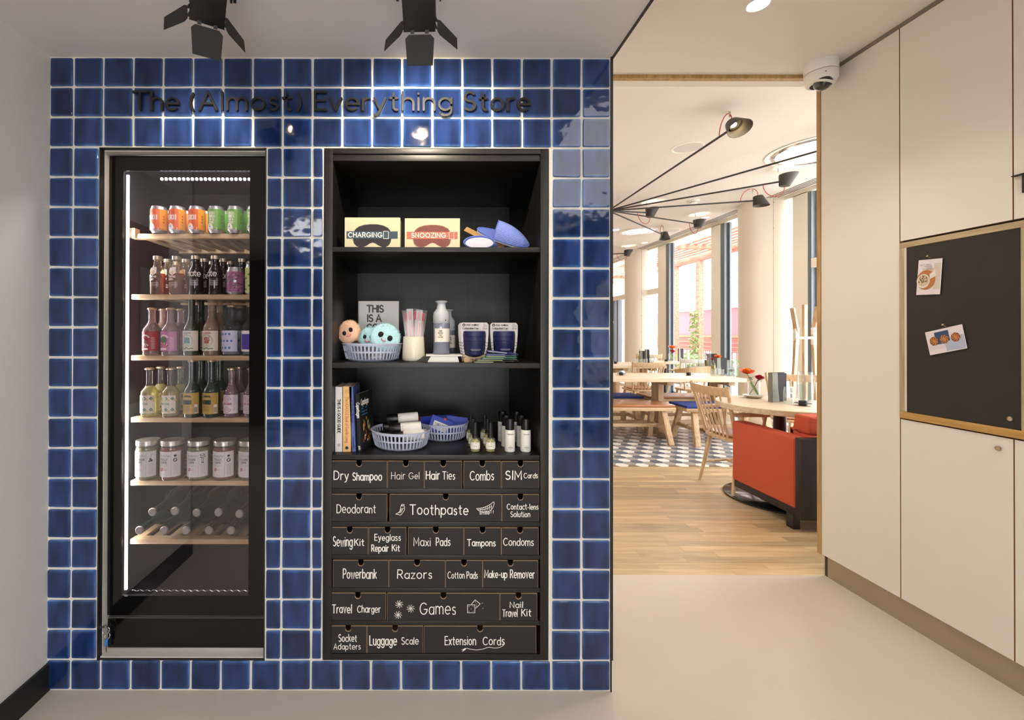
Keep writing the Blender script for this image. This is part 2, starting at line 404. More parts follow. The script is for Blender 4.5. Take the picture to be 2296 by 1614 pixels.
# ================= materials in use =================
plaster=mat('plaster','#dfdad3',.75,bump=.05,bscale=300)
leftpaint=mat('left_paint','#e0dcd6',.4,bump=.08,bscale=9)
soffitm=mat('soffit_paint','#dedad6',.8,bump=.05,bscale=400)
ceilm=mat('ceiling_paint','#dad6cf',.85,bump=.12,bscale=260)
grout=mat('grout','#e2dccf',.8,noise=.08,nscale=40,bump=.2,bscale=200)
resin=mat('resin_floor','#c9bfb1',.32,noise=.05,nscale=2.5,bump=.03,bscale=40)
black=mat('black_metal','#191817',.45)
blackm=mat('black_matt','#1c1a19',.6,bump=.1,bscale=500)
bwood=wood('black_wood','#100e0d','#1d1a19','Z',1,.42,.06)
bwoodx=wood('black_wood_across','#100e0d','#1d1a19','X',1,.42,.06)
oak=wood('oak','#b59470','#d2b792','X',1,.45,.05)
oakz=wood('oak_upright','#b59470','#d4ba96','Z',1,.45,.05)
oakp=wood('oak_pale','#cbb597','#e0cfb5','X',1,.45,.05)
oakedge=wood('oak_edge','#9c7a4e','#bf9a68','Z',1,.5,.03)
panelm=mat('white_panel','#dcd7cf',.42)
steel=mat('steel','#c9c6c0',.25,metal=1)
chrome=mat('chrome','#dddddd',.12,metal=1)
white=mat('white_plastic','#e6e4df',.4)
creamf=mat('cream_frame','#faf6ea',.5)
greyf=mat('grey_frame','#6c7780',.4)
XP=2.118; FZ=1.957; BZ=.1086; CEIL=2.2866; TP=.1081; TR=.10862
XL=-1.3595; XR=.673; FX0=-1.179; FX1=-.5755; SX0=-.3675; SX1=.4475
# ---- tile wall ----
mb=MB()
def wallseg(x0,x1,z0,z1): mb.box(x0,0,z0,x1,.72,z1)
wallseg(XL,XR,FZ,2.75); wallseg(XL,XR,0,BZ); wallseg(XL,FX0,BZ,FZ); wallseg(FX1,SX0,BZ,FZ); wallseg(SX1,XR-.004,BZ,FZ)
wall_back=struct(mb.build('wall_back',grout,smooth=False),'wall of square blue glazed tiles with two openings')
glaze=tilemat()
def tile(x0,x1,z0,z1):
    g=.0043; x0+=g; x1-=g; z0+=g; z1-=g
    if x1-x0<.012 or z1-z0<.012: return
    cx,cz=(x0+x1)/2,(z0+z1)/2; j=lambda: R.uniform(-.0011,.0011)
    cs=[(x0+j(),z0+j()),(x1+j(),z0+j()),(x1+j(),z1+j()),(x0+j(),z1+j())]
    cr=.004; tilt=[R.uniform(-.0006,.0006) for _ in range(4)]
    ring=[];dep=[]
    for i in range(4):
        p=Vector(cs[i]); a=(Vector(cs[i-1])-p).normalized(); b=(Vector(cs[(i+1)%4])-p).normalized()
        ring+= [p+a*cr,p+(a+b)*cr*.3,p+b*cr]; dep+= [tilt[i]]*3
    n=12; vs=[]
    for inset,y,kk in ((0,0,0),(0,-.0042,0),(.0024,-.0066,1)):
        for q,dp in zip(ring,dep):
            d=Vector((cx,cz))-q; qq=q+d.normalized()*inset
            vs.append((qq.x-cx,y+dp*kk,qq.y-cz))
    fs=[(i,(i+1)%n,n+(i+1)%n,n+i) for i in range(n)]+[(n+i,n+(i+1)%n,2*n+(i+1)%n,2*n+i) for i in range(n)]+[tuple(range(2*n,3*n))]
    t=MB().add(vs,fs).build('tile',glaze,wall_back,ang=30); t.location=(cx,0,cz)
ks=[XR-TP*k for k in range(19)]+[XL]
for r in range(21):
    z1=CEIL-.003-r*TR; z0=z1-TR
    if r==20: z0=.002
    for k in range(19):
        a,b=ks[k+1],ks[k]
        if k==0: b-=.004
        if 3<=r<20:
            if a>=FX0-.02 and b<=FX1+.001: continue
            if a>=SX0-.001 and b<=SX1+.02: continue
            if a<FX1<b: a=FX1+.001
            if a<FX0<b:
                if b-FX0<.03: b=FX0
                else: continue
            if a<SX0<b: b=SX0
            if a<SX1<b: a=SX1
            if b-a<.02: continue
        tile(a,b,z0,z1)
# black corner trim + trim round the openings
mb=MB().box(XR-.0035,-.009,.115,XR+.0035,.0,CEIL); mb.box(XR-.0035,-.006,0,XR+.0005,.0,.115)
struct(mb.build('trim_1',black,smooth=False))
# ---- floor, ceilings, side walls ----
Zd0=2.433
floor=struct(MB().box(-4,-4.5,-.1,2.6,Yd(Zd0),0).build('floor',resin,smooth=False),'smooth beige resin floor of the lobby')
soff=struct(MB().box(-4,-4.5,CEIL,XR,-.0001,2.75).build('ceiling',soffitm,smooth=False),'lowered grey white ceiling in front of the tile wall')
struct(MB().box(XR,-4.5,CEIL-.004,XR+.008,.0,2.674).build('trim_2',black,smooth=False),'black edge strip of the lowered ceiling')
HC=2.676
ceil2=struct(MB().box(XR+.004,-4.5,HC,2.6,Yd(Zd0),2.76).build('ceiling.001',plaster,smooth=False),'higher ceiling beside the white panel wall')
struct(MB().box(XL-.1,-.93,0,XL,0,CEIL).build('wall_left',leftpaint,smooth=False),'plain off white side wall')
struct(MB().box(XL,-.93,0,XL+.012,0,.097).build('baseboard_left',blackm,bevel=.001),'black skirting at the foot of the side wall')
struct(MB().box(XR,.0002,0,XR+.0006,.72,HC).build('wall_end',mat('reveal','#cfc8bd',.6),smooth=False))
# red board on the left wall, only seen mirrored in the fridge glass
rb=MB().box(0,-.67,.96,.012,-.35,1.80).build('red_wall_board',mat('dark_red','#8a3a30',.5)); rb.location=(XL,0,0)
mb=MB()
for x in (-.62,-.5): mb.box(.012,x,1.3,.0135,x+.07,1.6)
mb.build('poster',mat('poster_grey','#b9aaa6',.6),rb); tag(rb,'dark red board with grey sheets on the side wall, mirrored in the fridge glass','board')
# lobby behind the camera
dk=mat('lobby_dark','#2b2826',.7); gy=mat('lobby_grey','#8f8a86',.8)
struct(MB().box(-4.1,-4.6,0,-.7,-4.5,2.75).box(.9,-4.6,0,2.7,-4.5,2.75).box(-.7,-4.6,0,.9,-4.5,.45).box(-.7,-4.6,1.45,.9,-4.5,2.75).build('wall_front',mat('lobby_front','#6e6a67',.8),smooth=False))  # opening added, out of view, to send fill daylight onto side wall and soffit
struct(MB().box(-4.1,-4.5,0,-4.0,-.93,2.75).build('wall_left.001',dk,smooth=False))
struct(MB().box(-4,-.94,0,XL,-.93,2.75).build('wall_left.002',dk,smooth=False))
struct(MB().box(XP+.02,-3.35,0,XP+.3,Yd(.85),2.75).box(XP+.02,-4.5,0,XP+.3,-4.35,2.75).box(XP+.02,-4.35,0,XP+.3,-3.35,.65).box(XP+.02,-4.35,1.95,XP+.3,-3.35,2.75).build('wall_right.001',gy,smooth=False))
# ---- right wall: white panels with oak edges ----

wr=MB().box(XP+.018,Yd(.85),.0,XP+.34,Yd(Zd0)-.0,HC)
wall_right=struct(wr.build('wall_right',mat('carcass','#3a342e',.7),smooth=False),'wall of tall white panels with thin oak edges')
seams=[Zd0,2.028,1.637,1.24,.86]
def pan(Z0,Z1,z0,z1,name='panel'):
    g=.0022
    m=MB().box(XP,Yd(Z1)+g,z0+g,XP+.0175,Yd(Z0)-g,z1-g)
    # all sides show the oak core, the face is white
    m.m=[1]*6; m.m[4]=0
    return m.build(name,[panelm,mat('panel_core','#b3835c',.6)],wall_right,smooth=False)
top=HC-.022
for a,b in zip(seams,seams[1:]):
    if a==Zd0: pan(a,b,.112,top); continue
    if a==2.028: pan(a,b,1.699,top); pan(a,b,.112,.912)
    elif a==1.637: pan(a,b,1.699,top); pan(1.637,1.24,.112,.912); pan(1.598,1.24,.912,1.699)
    else: pan(a,b,.112,top)
struct(MB().box(XP+.016,Yd(.85),0,XP+.03,Yd(Zd0)-.02,.108).build('baseboard_right',mat('plinth_metal','#a2937c',.35,metal=.35,noise=.1,nscale=6),smooth=False),'brushed brown plinth under the white panels')
struct(MB().box(XP+.004,Yd(.85),HC-.02,XP+.02,Yd(Zd0),HC).build('trim_3',mat('gap_grey','#7d766c',.7),smooth=False),'grey shadow gap above the white panels')
# doorway lining: lintel board and oak edge of the panel wall
struct(MB().box(XR,Yd(Zd0),2.658,XP+.3,Yd(Zd0)+.03,2.70).build('trim_4',oakedge,smooth=False),'oak strip along the head of the wide opening')
struct(MB().box(XP-.006,Yd(Zd0),.112,XP+.006,Yd(Zd0)+.02,HC).build('trim_5',oakedge,smooth=False),'oak edge where the panel wall ends')
struct(MB().box(XR,Yd(Zd0)+.03,2.66,2.6,Yd(Zd0)+.09,3.4).build('wall_lintel',plaster,smooth=False))
# ---- dining room shell ----
HD=3.20; XF=5.03
oakf=wood('oak_floor','#b49a76','#cbb28b','X',.45,.36,.2,coat=0,bump=.05)
fl2=MB().box(XR-.3,Yd(Zd0),-.1,XF+.1,Yd(4.40),-.004).box(XR-.3,Yd(4.40),-.1,XF+.1,Yd(6.35),-.004).box(XR-.3,Yd(6.35),-.1,XF+.1,Yd(15.5),-.004)
floor2=struct(fl2.build('floor.001',mat('floor_joint','#8a6b47',.6),smooth=False),'dining room floor of oak strips with a patch of hexagon tiles')
PW=.0656
strip=MB().box(-.5,0,-.004,.5,PW-.0008,.0)
strip_me=None
row=0; y=Yd(Zd0)
n=0
while y<Yd(4.40)-.01:
    x=XR+.02-R.uniform(0,.6)
    hh=min(PW-.0008,Yd(4.40)-y)
    while x<3.1:
        L=R.choice([.45,.6,.75,.9]);
        if x+L>3.1: L=3.12-x
        if strip_me is None:
            o=MB().box(0,0,-.004,1,PW-.0008,.0).build('plank',oakf,floor2,smooth=False); strip_me=o.data
        else: o=link('plank',strip_me,floor2)
        o.location=(x,y,R.uniform(-.0002,.0002)); o.scale=(L-.0008,hh/(PW-.0008),1); n+=1; x+=L
    y+=PW
mb=MB(); y=Yd(Zd0)
while y<Yd(15.3):
    x0_=3.12 if y<Yd(4.39) else XR-.2
    if not (Yd(4.33)<y<Yd(6.35)):
        x=x0_-R.uniform(0,.5)
        while x<XF:
            L=R.choice([.6,.9,1.2]); xa=max(x,x0_); xb=min(x+L,XF)
            if xb>xa: mb.box(xa,y,-.004,xb-.001,y+PW-.0008,R.uniform(-.0003,.0002))
            x+=L
    y+=PW
o=mb.build('planks_beyond',wood('oak_floor_far','#b89f7a','#ceb58f','X',.45,.36,.05,coat=0,bump=.05),floor2,smooth=False); o['kind']='stuff'
# hexagon tiles
hexm=[mat('hex_white','#e6e3dd',.35,noise=.04),mat('hex_grey','#9b9690',.35,noise=.05),mat('hex_blue','#5a6371',.35,noise=.06)]
hr=.0655
hme=[MB().prism([( (hr-.0012)*math.cos(PI*i/3),(hr-.0012)*math.sin(PI*i/3)) for i in range(6)],lambda u,v,t:(u,v,t),.001,-.004).build('hexagon_tile',hm,floor2,smooth=False) for hm in hexm]
first=[True]*3
cells=[]
for c in range(-2,48):
    for rr in range(0,20):
        x=.75+c*1.5*hr; yy=Yd(4.40)+hr*.866+rr*hr*1.732+(hr*.866 if c%2 else 0)
        if yy>Yd(6.33) or x>XF-.05: continue
        q=c; s_=rr-(c-(c&1))//2
        cells.append((x,yy,(q-s_)%3))
seen=[c for c in cells if 1.78<c[0]<3.35]; seen.sort(key=lambda c:(c[1]))
near=set(seen[:300]); rest=MB()
for c in cells:
    x,yy,k=c
    if c in near:
        if first[k]: o=hme[k]; first[k]=False
        else: o=link('hexagon_tile',hme[k].data,floor2)
        o.location=(x,yy,0)
    else:
        pass
restk=[MB(),MB(),MB()]
for c in cells:
    if c in near: continue
    x,yy,k=c
    rest.prism([(x+(hr-.0012)*math.cos(PI*i/3),yy+(hr-.0012)*math.sin(PI*i/3)) for i in range(6)],lambda u,v,t:(u,v,t),.001,-.004,m=k)
o=rest.build('hexagon_tiles_beyond',hexm,floor2,smooth=False); o['kind']='stuff'
struct(MB().box(XR-.3,Yd(Zd0)+.04,HD,XF+.4,Yd(15.5),HD+.15).build('ceiling.002',ceilm,smooth=False),'cream ceiling of the dining room')
struct(MB().box(XR-.35,Yd(2.37),0,XR-.3,Yd(15.5),HD).build('wall_dining_left',mat('dining_wall','#d9d0c2',.8),smooth=False))
struct(MB().box(XR-.3,Yd(2.36),0,XR,Yd(2.40),2.7).build('wall_dining_front',plaster,smooth=False))
struct(MB().box(XR-.35,Yd(15.4),0,XF+.4,Yd(15.5),HD).build('wall_dining_back',mat('dining_wall','#d9d0c2',.8),smooth=False))
struct(MB().box(XP+.34,Yd(2.40),0,XF+.4,Yd(2.44),HD+.1).build('wall_dining_right',plaster,smooth=False))
# ---- window wall ----
struct(MB().box(XF-.01,Yd(2.44),3.15,XF+.35,Yd(15.4),HD).build('trim_6',creamf,smooth=False),'cream head board above the tall windows')
struct(MB().box(XF-.15,Yd(2.44),0,XF+.12,Yd(15.4),.055).build('trim_7',creamf,smooth=False),'cream sill along the foot of the windows')
paneg=glass('window_glass','#ffffff',.0,refl=.5)
bays=[(4.2,5.92),(6.21,7.64),(7.98,9.38),(9.81,11.3),(11.4,12.7),(12.98,15.4)]
posts=[(5.92,5.975,6.21),(7.64,7.735,7.98),(9.38,9.49,9.81),(12.7,12.78,12.98)]
wn=0
for i,(a,b) in enumerate(bays):
    wn+=1
    wob=thing('window_%d'%wn,'tall window bay','window'); 
    del wob['category']; del wob['label']; wob['kind']='structure'
    zt=3.15
    m=MB().box(XF+.06,Yd(a),.055,XF+.09,Yd(a)+.045,zt).box(XF+.06,Yd(b)-.045,.055,XF+.09,Yd(b),zt)
    m.box(XF+.06,Yd(a),.055,XF+.09,Yd(b),.1)
    m.build('frame',greyf,wob,smooth=False)
    if i in (0,3,4):
        m=MB().box(XF-.005,Yd(a),2.15,XF+.1,Yd(b),2.27); m.build('transom',creamf,wob,smooth=False)
    MB().box(XF+.072,Yd(a)+.04,.1,XF+.078,Yd(b)-.04,zt-.04).build('pane',paneg,wob,smooth=False)
for i,(a,b,c) in enumerate(posts):
    struct(MB().box(XF-.01,Yd(b),.0,XF+.16,Yd(c),3.16).build('trim_%d'%(8+i),creamf,smooth=False),'cream upright between the tall windows')
    struct(MB().box(XF,Yd(a),.0,XF+.1,Yd(b),3.16).build('trim_%d'%(12+i),greyf,smooth=False),'grey metal upright of the window frame')
struct(MB().box(XF+.03,Yd(4.0),0,XF+.35,Yd(4.2),3.16).build('wall_window_side',creamf,smooth=False))
# extra door frame in the far bay
m=MB().box(XF+.0,Yd(11.85),.055,XF+.1,Yd(11.95),2.15).box(XF-.01,Yd(12.1),.055,XF+.1,Yd(12.5),2.15)
struct(m.build('door_1',[greyf],smooth=False),'glazed door in the far window bay')
# columns
for i,Zc in enumerate((6.7,10.6)):
    m=MB().lathe([(.34,0),(.34,HD)],48,(5.02,Yd(Zc),0))
    c=struct(m.build('wall_column' if i==0 else 'wall_column.001',mat('column_clad','#ece6d9',.45,bump=.06,bscale=500)),['big round cream column nearest the opening','round cream column farther back'][i])
    m=MB()
    a=math.radians(248)
    ex,ey=5.02+.3405*math.cos(a),Yd(Zc)+.3405*math.sin(a)
    for k in range(9): m.cyl((ex,ey,.25+k*.36),(ex-.002,ey-.006,.25+k*.36),.007,n=8)
    m.build('screw',steel,c)
    MB().box(ex-.001,ey-.001,0,ex+.002,ey+.002,HD).build('seam',mat('seam_dark','#8f887c',.8),c,smooth=False)
# slot diffuser
m=MB()
for k in range(4):
    for (a,b) in ((3.6,6.4),(7.02,10.3),(10.95,15)): m.box(4.80+k*.045,Yd(a),HD-.003,4.815+k*.045,Yd(b),HD+.002)
v=m.build('ceiling_vent',mat('slot_black','#3a3733',.7),smooth=False); tag(v,'long black slot air vent in the dining ceiling beside the windows','vent')
# ---- outside ----
struct(MB().box(XF+.2,-3,-.25,40,40,-.12).build('ground_outside',mat('paving_out','#cfc9c2',.8,noise=.1,nscale=2),smooth=False),'pale paving outside')
t=thing('timber_pergola','red brown timber pergola with slatted roof outside the windows','pergola')
redw=wood('red_timber','#a8644c','#cf9078','Y',.5,.6,.1)
for k in range(11): MB().box(5.7+k*.2,Yd(6.5),3.44,5.79+k*.2,Yd(22),3.48).build('slat',redw,t,smooth=False)
MB().box(7.5,Yd(6.5),3.28,7.62,Yd(22),3.44).build('beam',redw,t,smooth=False)
for Zp in (9.6,12.4,13.6,17): MB().box(7.46,Yd(Zp),-.12,7.6,Yd(Zp)+.14,3.28).build('post',redw,t,smooth=False)
for Zp in (8,11,14,17,20): MB().box(5.6,Yd(Zp),3.34,7.9,Yd(Zp)+.1,3.44).build('joist',redw,t,smooth=False)
t=thing('goods_building','long dark red building with slate blue roof beyond the pergola','building')
MB().box(9.2,Yd(7),1.22,13,Yd(30),2.1).build('wall',mat('red_clad','#a8434e',.5,noise=.15,nscale=.7),t,smooth=False)
m=MB(); m.add([(9.1,Yd(7),2.1),(9.1,Yd(30),2.1),(10.5,Yd(30),2.95),(10.5,Yd(7),2.95),(13,Yd(7),2.1),(13,Yd(30),2.1)],[(0,1,2,3),(3,2,5,4),(0,3,4),(1,5,2)])
m.build('roof',mat('slate_roof','#50708f',.6),t,smooth=False)
MB().box(9.12,Yd(7),2.05,9.22,Yd(30),2.14).build('gutter',white,t,smooth=False)
MB().box(9.15,Yd(7),1.16,9.25,Yd(30),1.23).build('rail',mat('orange_rail','#c2643c',.6),t,smooth=False)
# brick base
def brickmat():
    m,nt,b=newmat('brick_far'); tc=nt.nodes.new('ShaderNodeTexCoord'); br=nt.nodes.new('ShaderNodeTexBrick'); br.inputs['Scale'].default_value=4
    br.inputs['Color1'].default_value=lin('#8e4a40'); br.inputs['Color2'].default_value=lin('#a05a4c'); br.inputs['Mortar'].default_value=lin('#b79d90')
    mp=nt.nodes.new('ShaderNodeMapping'); mp.inputs['Rotation'].default_value=(PI/2,0,PI/2); nt.links.new(tc.outputs['Object'],mp.inputs[0]); nt.links.new(mp.outputs[0],br.inputs[0])
    nt.links.new(br.outputs[0],b.inputs['Base Color']); b.inputs['Roughness'].default_value=.8; return m
MB().box(9.2,Yd(7),-.12,13,Yd(30),1.17).build('base_wall',brickmat(),t,smooth=False)
t=thing('mesh_fence','low grey slatted fence outside by the brick wall','fence')
for k in range(60): MB().box(8.6,Yd(8)+k*.2,-.12,8.63,Yd(8)+k*.2+.12,.75).build('slat',mat('fence_grey','#b1a9a8',.7),t,smooth=False)
# climbing plant on a post and planter hedge
m=MB()
for k in range(420):
    zz=R.uniform(-.1,1.9); an=R.uniform(0,2*PI); rr=R.uniform(.05,.22)*(1.2-zz*.3)
    c=Vector((7.36-.0+rr*.5*math.cos(an),Yd(12.4)+.07+rr*math.sin(an),zz)); d=Vector((R.uniform(-1,1),R.uniform(-1,1),R.uniform(-1,1))).normalized()*.05; e=d.cross(Vector((R.uniform(-1,1),R.uniform(-1,1),1))).normalized()*.03
    m.add([c-d,c-e,c+d,c+e],[(0,1,2,3)])
o=m.build('climbing_vine',mat('vine_leaf','#8fa565',.6)); tag(o,'pale green climbing vine on the pergola post outside','vine')
m=MB()
for k in range(500):
    c=Vector((6.6+R.uniform(-.25,.25),Yd(R.uniform(8.5,12)),R.uniform(.25,.75))); d=Vector((R.uniform(-1,1),R.uniform(-1,1),R.uniform(-1,1))).normalized()*.06; e=d.cross(Vector((R.uniform(-1,1),R.uniform(-1,1),1))).normalized()*.035
    m.add([c-d,c-e,c+d,c+e],[(0,1,2,3)])
t=thing('planter_box','low white planter with leafy green bushes outside the windows','planter')
MB().box(6.3,Yd(8.4),-.12,6.9,Yd(12.1),.3).build('trough',white,t,smooth=False)
o=m.build('foliage',mat('bush_leaf','#6d8a4a',.6),t)
# ================= wine fridge =================
gloss=mat('black_gloss','#080708',.06,spec=.5)
liner=mat('fridge_liner','#100f10',.5)
beech=wood('beech','#b39468','#d2b88f','X',1,.4,.04)
beechy=wood('beech_slat','#b39468','#d2b88f','Y',1,.4,.04)
revealm=mat('reveal_white','#cdc8c0',.6,noise=.1,nscale=30)
# reveal of the opening and thin black trim
m=MB()
m.box(FX0,-.003,BZ,FX0+.0045,.06,FZ).box(FX1-.0035,-.003,BZ,FX1,.06,FZ).box(FX0,-.003,FZ-.0045,FX1,.06,FZ).box(FX0,-.003,BZ,FX1,.06,BZ+.0045)
struct(m.build('trim_16',black,smooth=False),'thin black edge round the fridge opening')
m=MB().box(FX0+.0046,.018,BZ+.005,FX0+.0065,.06,FZ-.005).box(FX0+.008,.012,FZ-.009,FX1-.004,.06,FZ-.005).box(FX0+.008,.003,BZ+.005,FX1-.004,.06,BZ+.009)
struct(m.build('trim_17',revealm,smooth=False),'white plaster edge inside the fridge opening')
fr=thing('wine_fridge','tall black built-in glass door fridge full of drinks in the blue tile wall','fridge',(0,0,0))
YF=.036
ix0,ix1=-1.128,-.612; iz0,iz1=.30,1.93; yb=.50
m=MB().box(ix0-.03,YF+.03,iz0-.03,ix0,yb,iz1+.03).box(ix1,YF+.03,iz0-.03,ix1+.015,yb,iz1+.03).box(ix0,yb-.03,iz0,ix1,yb,iz1).box(ix0,YF+.03,iz1,ix1,yb,iz1+.03).box(ix0,YF+.03,iz0-.03,ix1,yb,iz0)
m.build('cabinet',liner,fr,smooth=False)
# door frame: glossy black glass border
dx0,dx1,dz0,dz1=-1.169,-.5785,.246,1.942; gx0,gx1,gz0,gz1=-1.120,-.6495,.316,1.887
m=MB().box(dx0,YF,dz0,gx0,YF+.003,dz1).box(gx1,YF,dz0,dx1,YF+.003,dz1).box(gx0,YF,dz0,gx1,YF+.003,gz0).box(gx0,YF,gz1,gx1,YF+.003,dz1)
m.build('door_frame',gloss,fr,smooth=False)
MB().box(dx0,YF+.0031,dz0,gx0,YF+.012,dz1).box(gx1,YF+.0031,dz0,dx1,YF+.012,dz1).box(gx0,YF+.0031,dz0,gx1,YF+.012,gz0).box(gx0,YF+.0031,gz1,gx1,YF+.012,dz1).build('door_rim',blackm,fr,smooth=False)
fglass=glass('fridge_glass','#f6f4f8',.0,ior=1.5,refl=1.8)
MB().box(gx0,YF+.001,gz0,gx1,YF+.006,gz1).build('door_glass',fglass,fr,smooth=False)
MB().box(dx0,YF+.004,.113+.012,dx1,YF+.03,.234).build('plinth',gloss,fr,smooth=False)
MB().box(dx0,YF+.018,.234,dx1,YF+.03,.246).build('vent_gap',blackm,fr,smooth=False)
MB().box(dx0,YF+.003,.2335,dx1,YF+.018,.2355).build('plinth_edge',mat('edge_grey','#5a5654',.4),fr,smooth=False)
led=mat('led','#f4f3ff',.5,emit=6)
MB().box(ix0+.0005,YF+.032,gz0+.005,ix0+.009,YF+.038,gz1-.005).build('light_strip',led,fr,smooth=False,label='bright vertical white light strip')
m=MB()
for k in range(21): m.sphere((-1.003+k*.0166,YF+.048,1.872),.0058,8,6)
m.build('light_dots',mat('led_dot','#f2f6ff',.5,emit=6),fr,label='row of round white lights at the top')
for (nm_,lo,ro,a_,b_,pw) in (('top_lamp',(-.86,.080,1.918),(math.radians(-8),0,0),.38,.02,FR1),('side_lamp',(ix0+.014,YF+.045,1.1),(0,math.radians(-90),math.radians(35)),1.5,.012,FR2)):
    o=area(nm_,lo,ro,a_,b_,pw,(1,.99,.97)); o.parent=fr
SHZ=[1.668,1.433,1.201,.966,.7265,.505]
for i,z in enumerate(SHZ):
    fy=YF+.034+(.03 if i==0 else .012); xa=ix0+(.012 if i else .004)
    m=MB().box(xa,fy,z-.019,ix1-.004,fy+.035,z)
    sh=m.build('shelf',beech,fr,bevel=.003)
    mb=MB().box(xa,yb-.07,z-.019,ix1-.004,yb-.035,z); mb.build('back_rail',beech,sh,smooth=False)
    if i==0: MB().box(ix0+.001,fy-.012,z-.02,ix0+.02,fy+.02,z+.018).build('bracket',beech,sh,smooth=False)
    for k in range(8):
        x=xa+.022+k*.0645
        MB().box(x-.018,fy+.033,z-.010,x+.018,yb-.068,z-.001).build('slat',beechy,sh,smooth=False)
MB().tube([(ix0+.01+.005*k,YF+.05,.305+.006*abs(math.sin(k*.6))) for k in range(100)],.0015,5).build('wire_rack',steel,fr)
# keys in the lower left corner of the opening
kt=thing('key_bunch','small keys on a ring with a blue tag hanging at the foot of the fridge','keys',(FX0+.018,.02,.18))
ring=lambda c,r,t:[(c[0]+r*math.cos(2*PI*k/16),c[1]+.004*math.sin(2*PI*k/16),c[2]+r*math.sin(2*PI*k/16)) for k in range(16)]
MB().tube(ring((0.004,0,0),.009,0),.0011,6,closed=True).tube(ring((-.001,0,.02),.012,0),.0009,6,closed=True).build('ring',steel,kt)
MB().prism([(-.004,-.01),(.006,-.006),(.004,-.035),(-.006,-.037)],lambda u,v,t:(u,t,v),0,.002).build('tag',mat('key_blue','#2f7fd0',.5),kt,smooth=False)
MB().box(-.002,0,-.06,.0015,.0015,-.034).build('key',steel,kt,smooth=False)
MB().cyl((-.02,.0,.034),(.004,.0,.034),.004,n=10).build('lock',steel,kt)
# ---- drinks ----
ZI=1.76
def fx(px,Z=ZI): return (px-953)/F*Z
whiteink=mat('white_ink','#f2ece0',.6); darkink=mat('dark_ink','#2c2824',.6); creamlab=mat('cream_label','#e9e0c8',.55); greylab=mat('jar_label','#dedbd2',.6)
alu=mat('aluminium','#c9c9c6',.28,metal=.9)
ORD=['first','second','third','fourth','fifth','sixth','seventh']
def T(mbd,text,cx,z,h,wt,r,z0=0,m=1,gap=.2,wide=1,e=.0006,a0=-PI/2,bold=1):
    mbd.flat([subdiv_x(p) for p in ctxt(text,cx,z,h,wt*bold,gap=gap,wide=wide)],wrapf(r+e,z0,a0),m)
def can_proto(kind):
    r,h=.0300,.103
    t=thing('drink_can','x','can')
    MB().lathe([(0,.003),(.017,.0025),(.022,0),(.026,.006),(r,.012),(r,h-.012),(.0265,h-.002),(.027,h),(.0255,h),(.0245,h-.003),(0,h-.003)],24).build('can_body',alu,t,ang=50)
    mm={'orange':('#e8672c','#f0a02c'),'green':('#7fb356','#5f9a44')}[kind]
    mats=[mat('can_'+kind,mm[0],.35),whiteink,mat('can_b_'+kind,mm[1],.35),mat('art_blue','#5fa7cc',.5),mat('art_gold','#e6b33a',.5),darkink,mat('can_line_'+kind,{'orange':'#b2402a','green':'#4a7a38'}[kind],.5)]
    m=MB(); patch(m,r+.0003,-.042,.018,.012,h-.0125,0,0,20); patch(m,r+.0003,.018,.05,.012,h-.0125,0,2,10)
    fw=wrapf(r+.0006,0)
    # cream wave with arch at the foot
    pts=[(-.042,.012),(-.042,.018),(-.028,.020),(-.0245,.022)]+[(-.0125+.0125*math.cos(a),.022+.014*math.sin(a)) for a in [PI-k*PI/10 for k in range(11)]]+[(.014,.020),(.05,.018),(.05,.012)]
    q=[(a,b) for a,b in pts]
    for i in range(len(q)-2):
        a,b=q[i],q[i+1]
        if b[0]<=a[0]: continue
        m.add([fw(a[0],.012),fw(b[0],.012),fw(b[0],b[1]),fw(a[0],a[1])],[(0,1,2,3)],1)
    m.add([fw(.014,.012),fw(.05,.012),fw(.05,.018),fw(.014,.020)],[(0,1,2,3)],1)
    fw2=wrapf(r+.0009,0)
    m.flat([rect2(-.016,.020,-.009,.027)],fw2,3); m.flat([disc2(-.0125,.030,.0028)],fw2,4)
    m.flat([subdiv_x(rect2(-.038+k*.011,.0145,-.031+k*.011,.0155)) for k in range(7)],fw2,5)
    if kind=='orange':
        T(m,'NEGRONI',-.011,.050,.017,.0026,r,wide=.42,e=.0008); 
        T(m,'BARREL',-.013,.082,.0035,.0007,r,m=6,e=.0008); T(m,'COCKTAIL',-.013,.077,.0035,.0007,r,m=6,e=.0008)
    else:
        for k,(s,w_) in enumerate((('LEMON',.62),('VERBENA',.52),('GIN &',.7),('TONIC',.62))): T(m,s,-.006,.070-k*.0117,.0085,.0016,r,wide=w_,e=.0008)
        T(m,'BARREL',-.006,.086,.0035,.0007,r,m=6,e=.0008); T(m,'COCKTAIL',-.006,.082,.0035,.0007,r,m=6,e=.0008)
    for k in range(5): m.flat([disc2(.033,.03+k*.011,.003 if k%2 else .002)],fw2,[3,6,5,6,4][k])
    m.build('printed_sleeve',mats,t,ang=60)
    m=MB().box(-.004,-.003,h-.0025,.004,.010,h-.0015); m.build('ring_pull',steel,t,bevel=.0005)
    return t
used={}
def place(kind,maker,x,y,z,label,group,rz=0):
    if kind not in used: o=maker(); used[kind]=o; o.location=(x,y,z); o.rotation_euler=(0,0,rz)
    else: o=dup(used[kind],(x,y,z),rz)
    o['label']=label; o['group']=group; return o
yI=Yd(ZI)
cans=[357,398.5,442,485.5,528.5,572]
for i,px in enumerate(cans):
    k='orange' if i<3 else 'green'
    for rrow in (0,1):
        place(k,lambda:can_proto(k),fx(px),yI-.035+.03+rrow*.066,SHZ[0],f"{k} printed drink can, {ORD[i]} from left, {['front','back'][rrow]} row, top fridge shelf",'cans on the top fridge shelf')
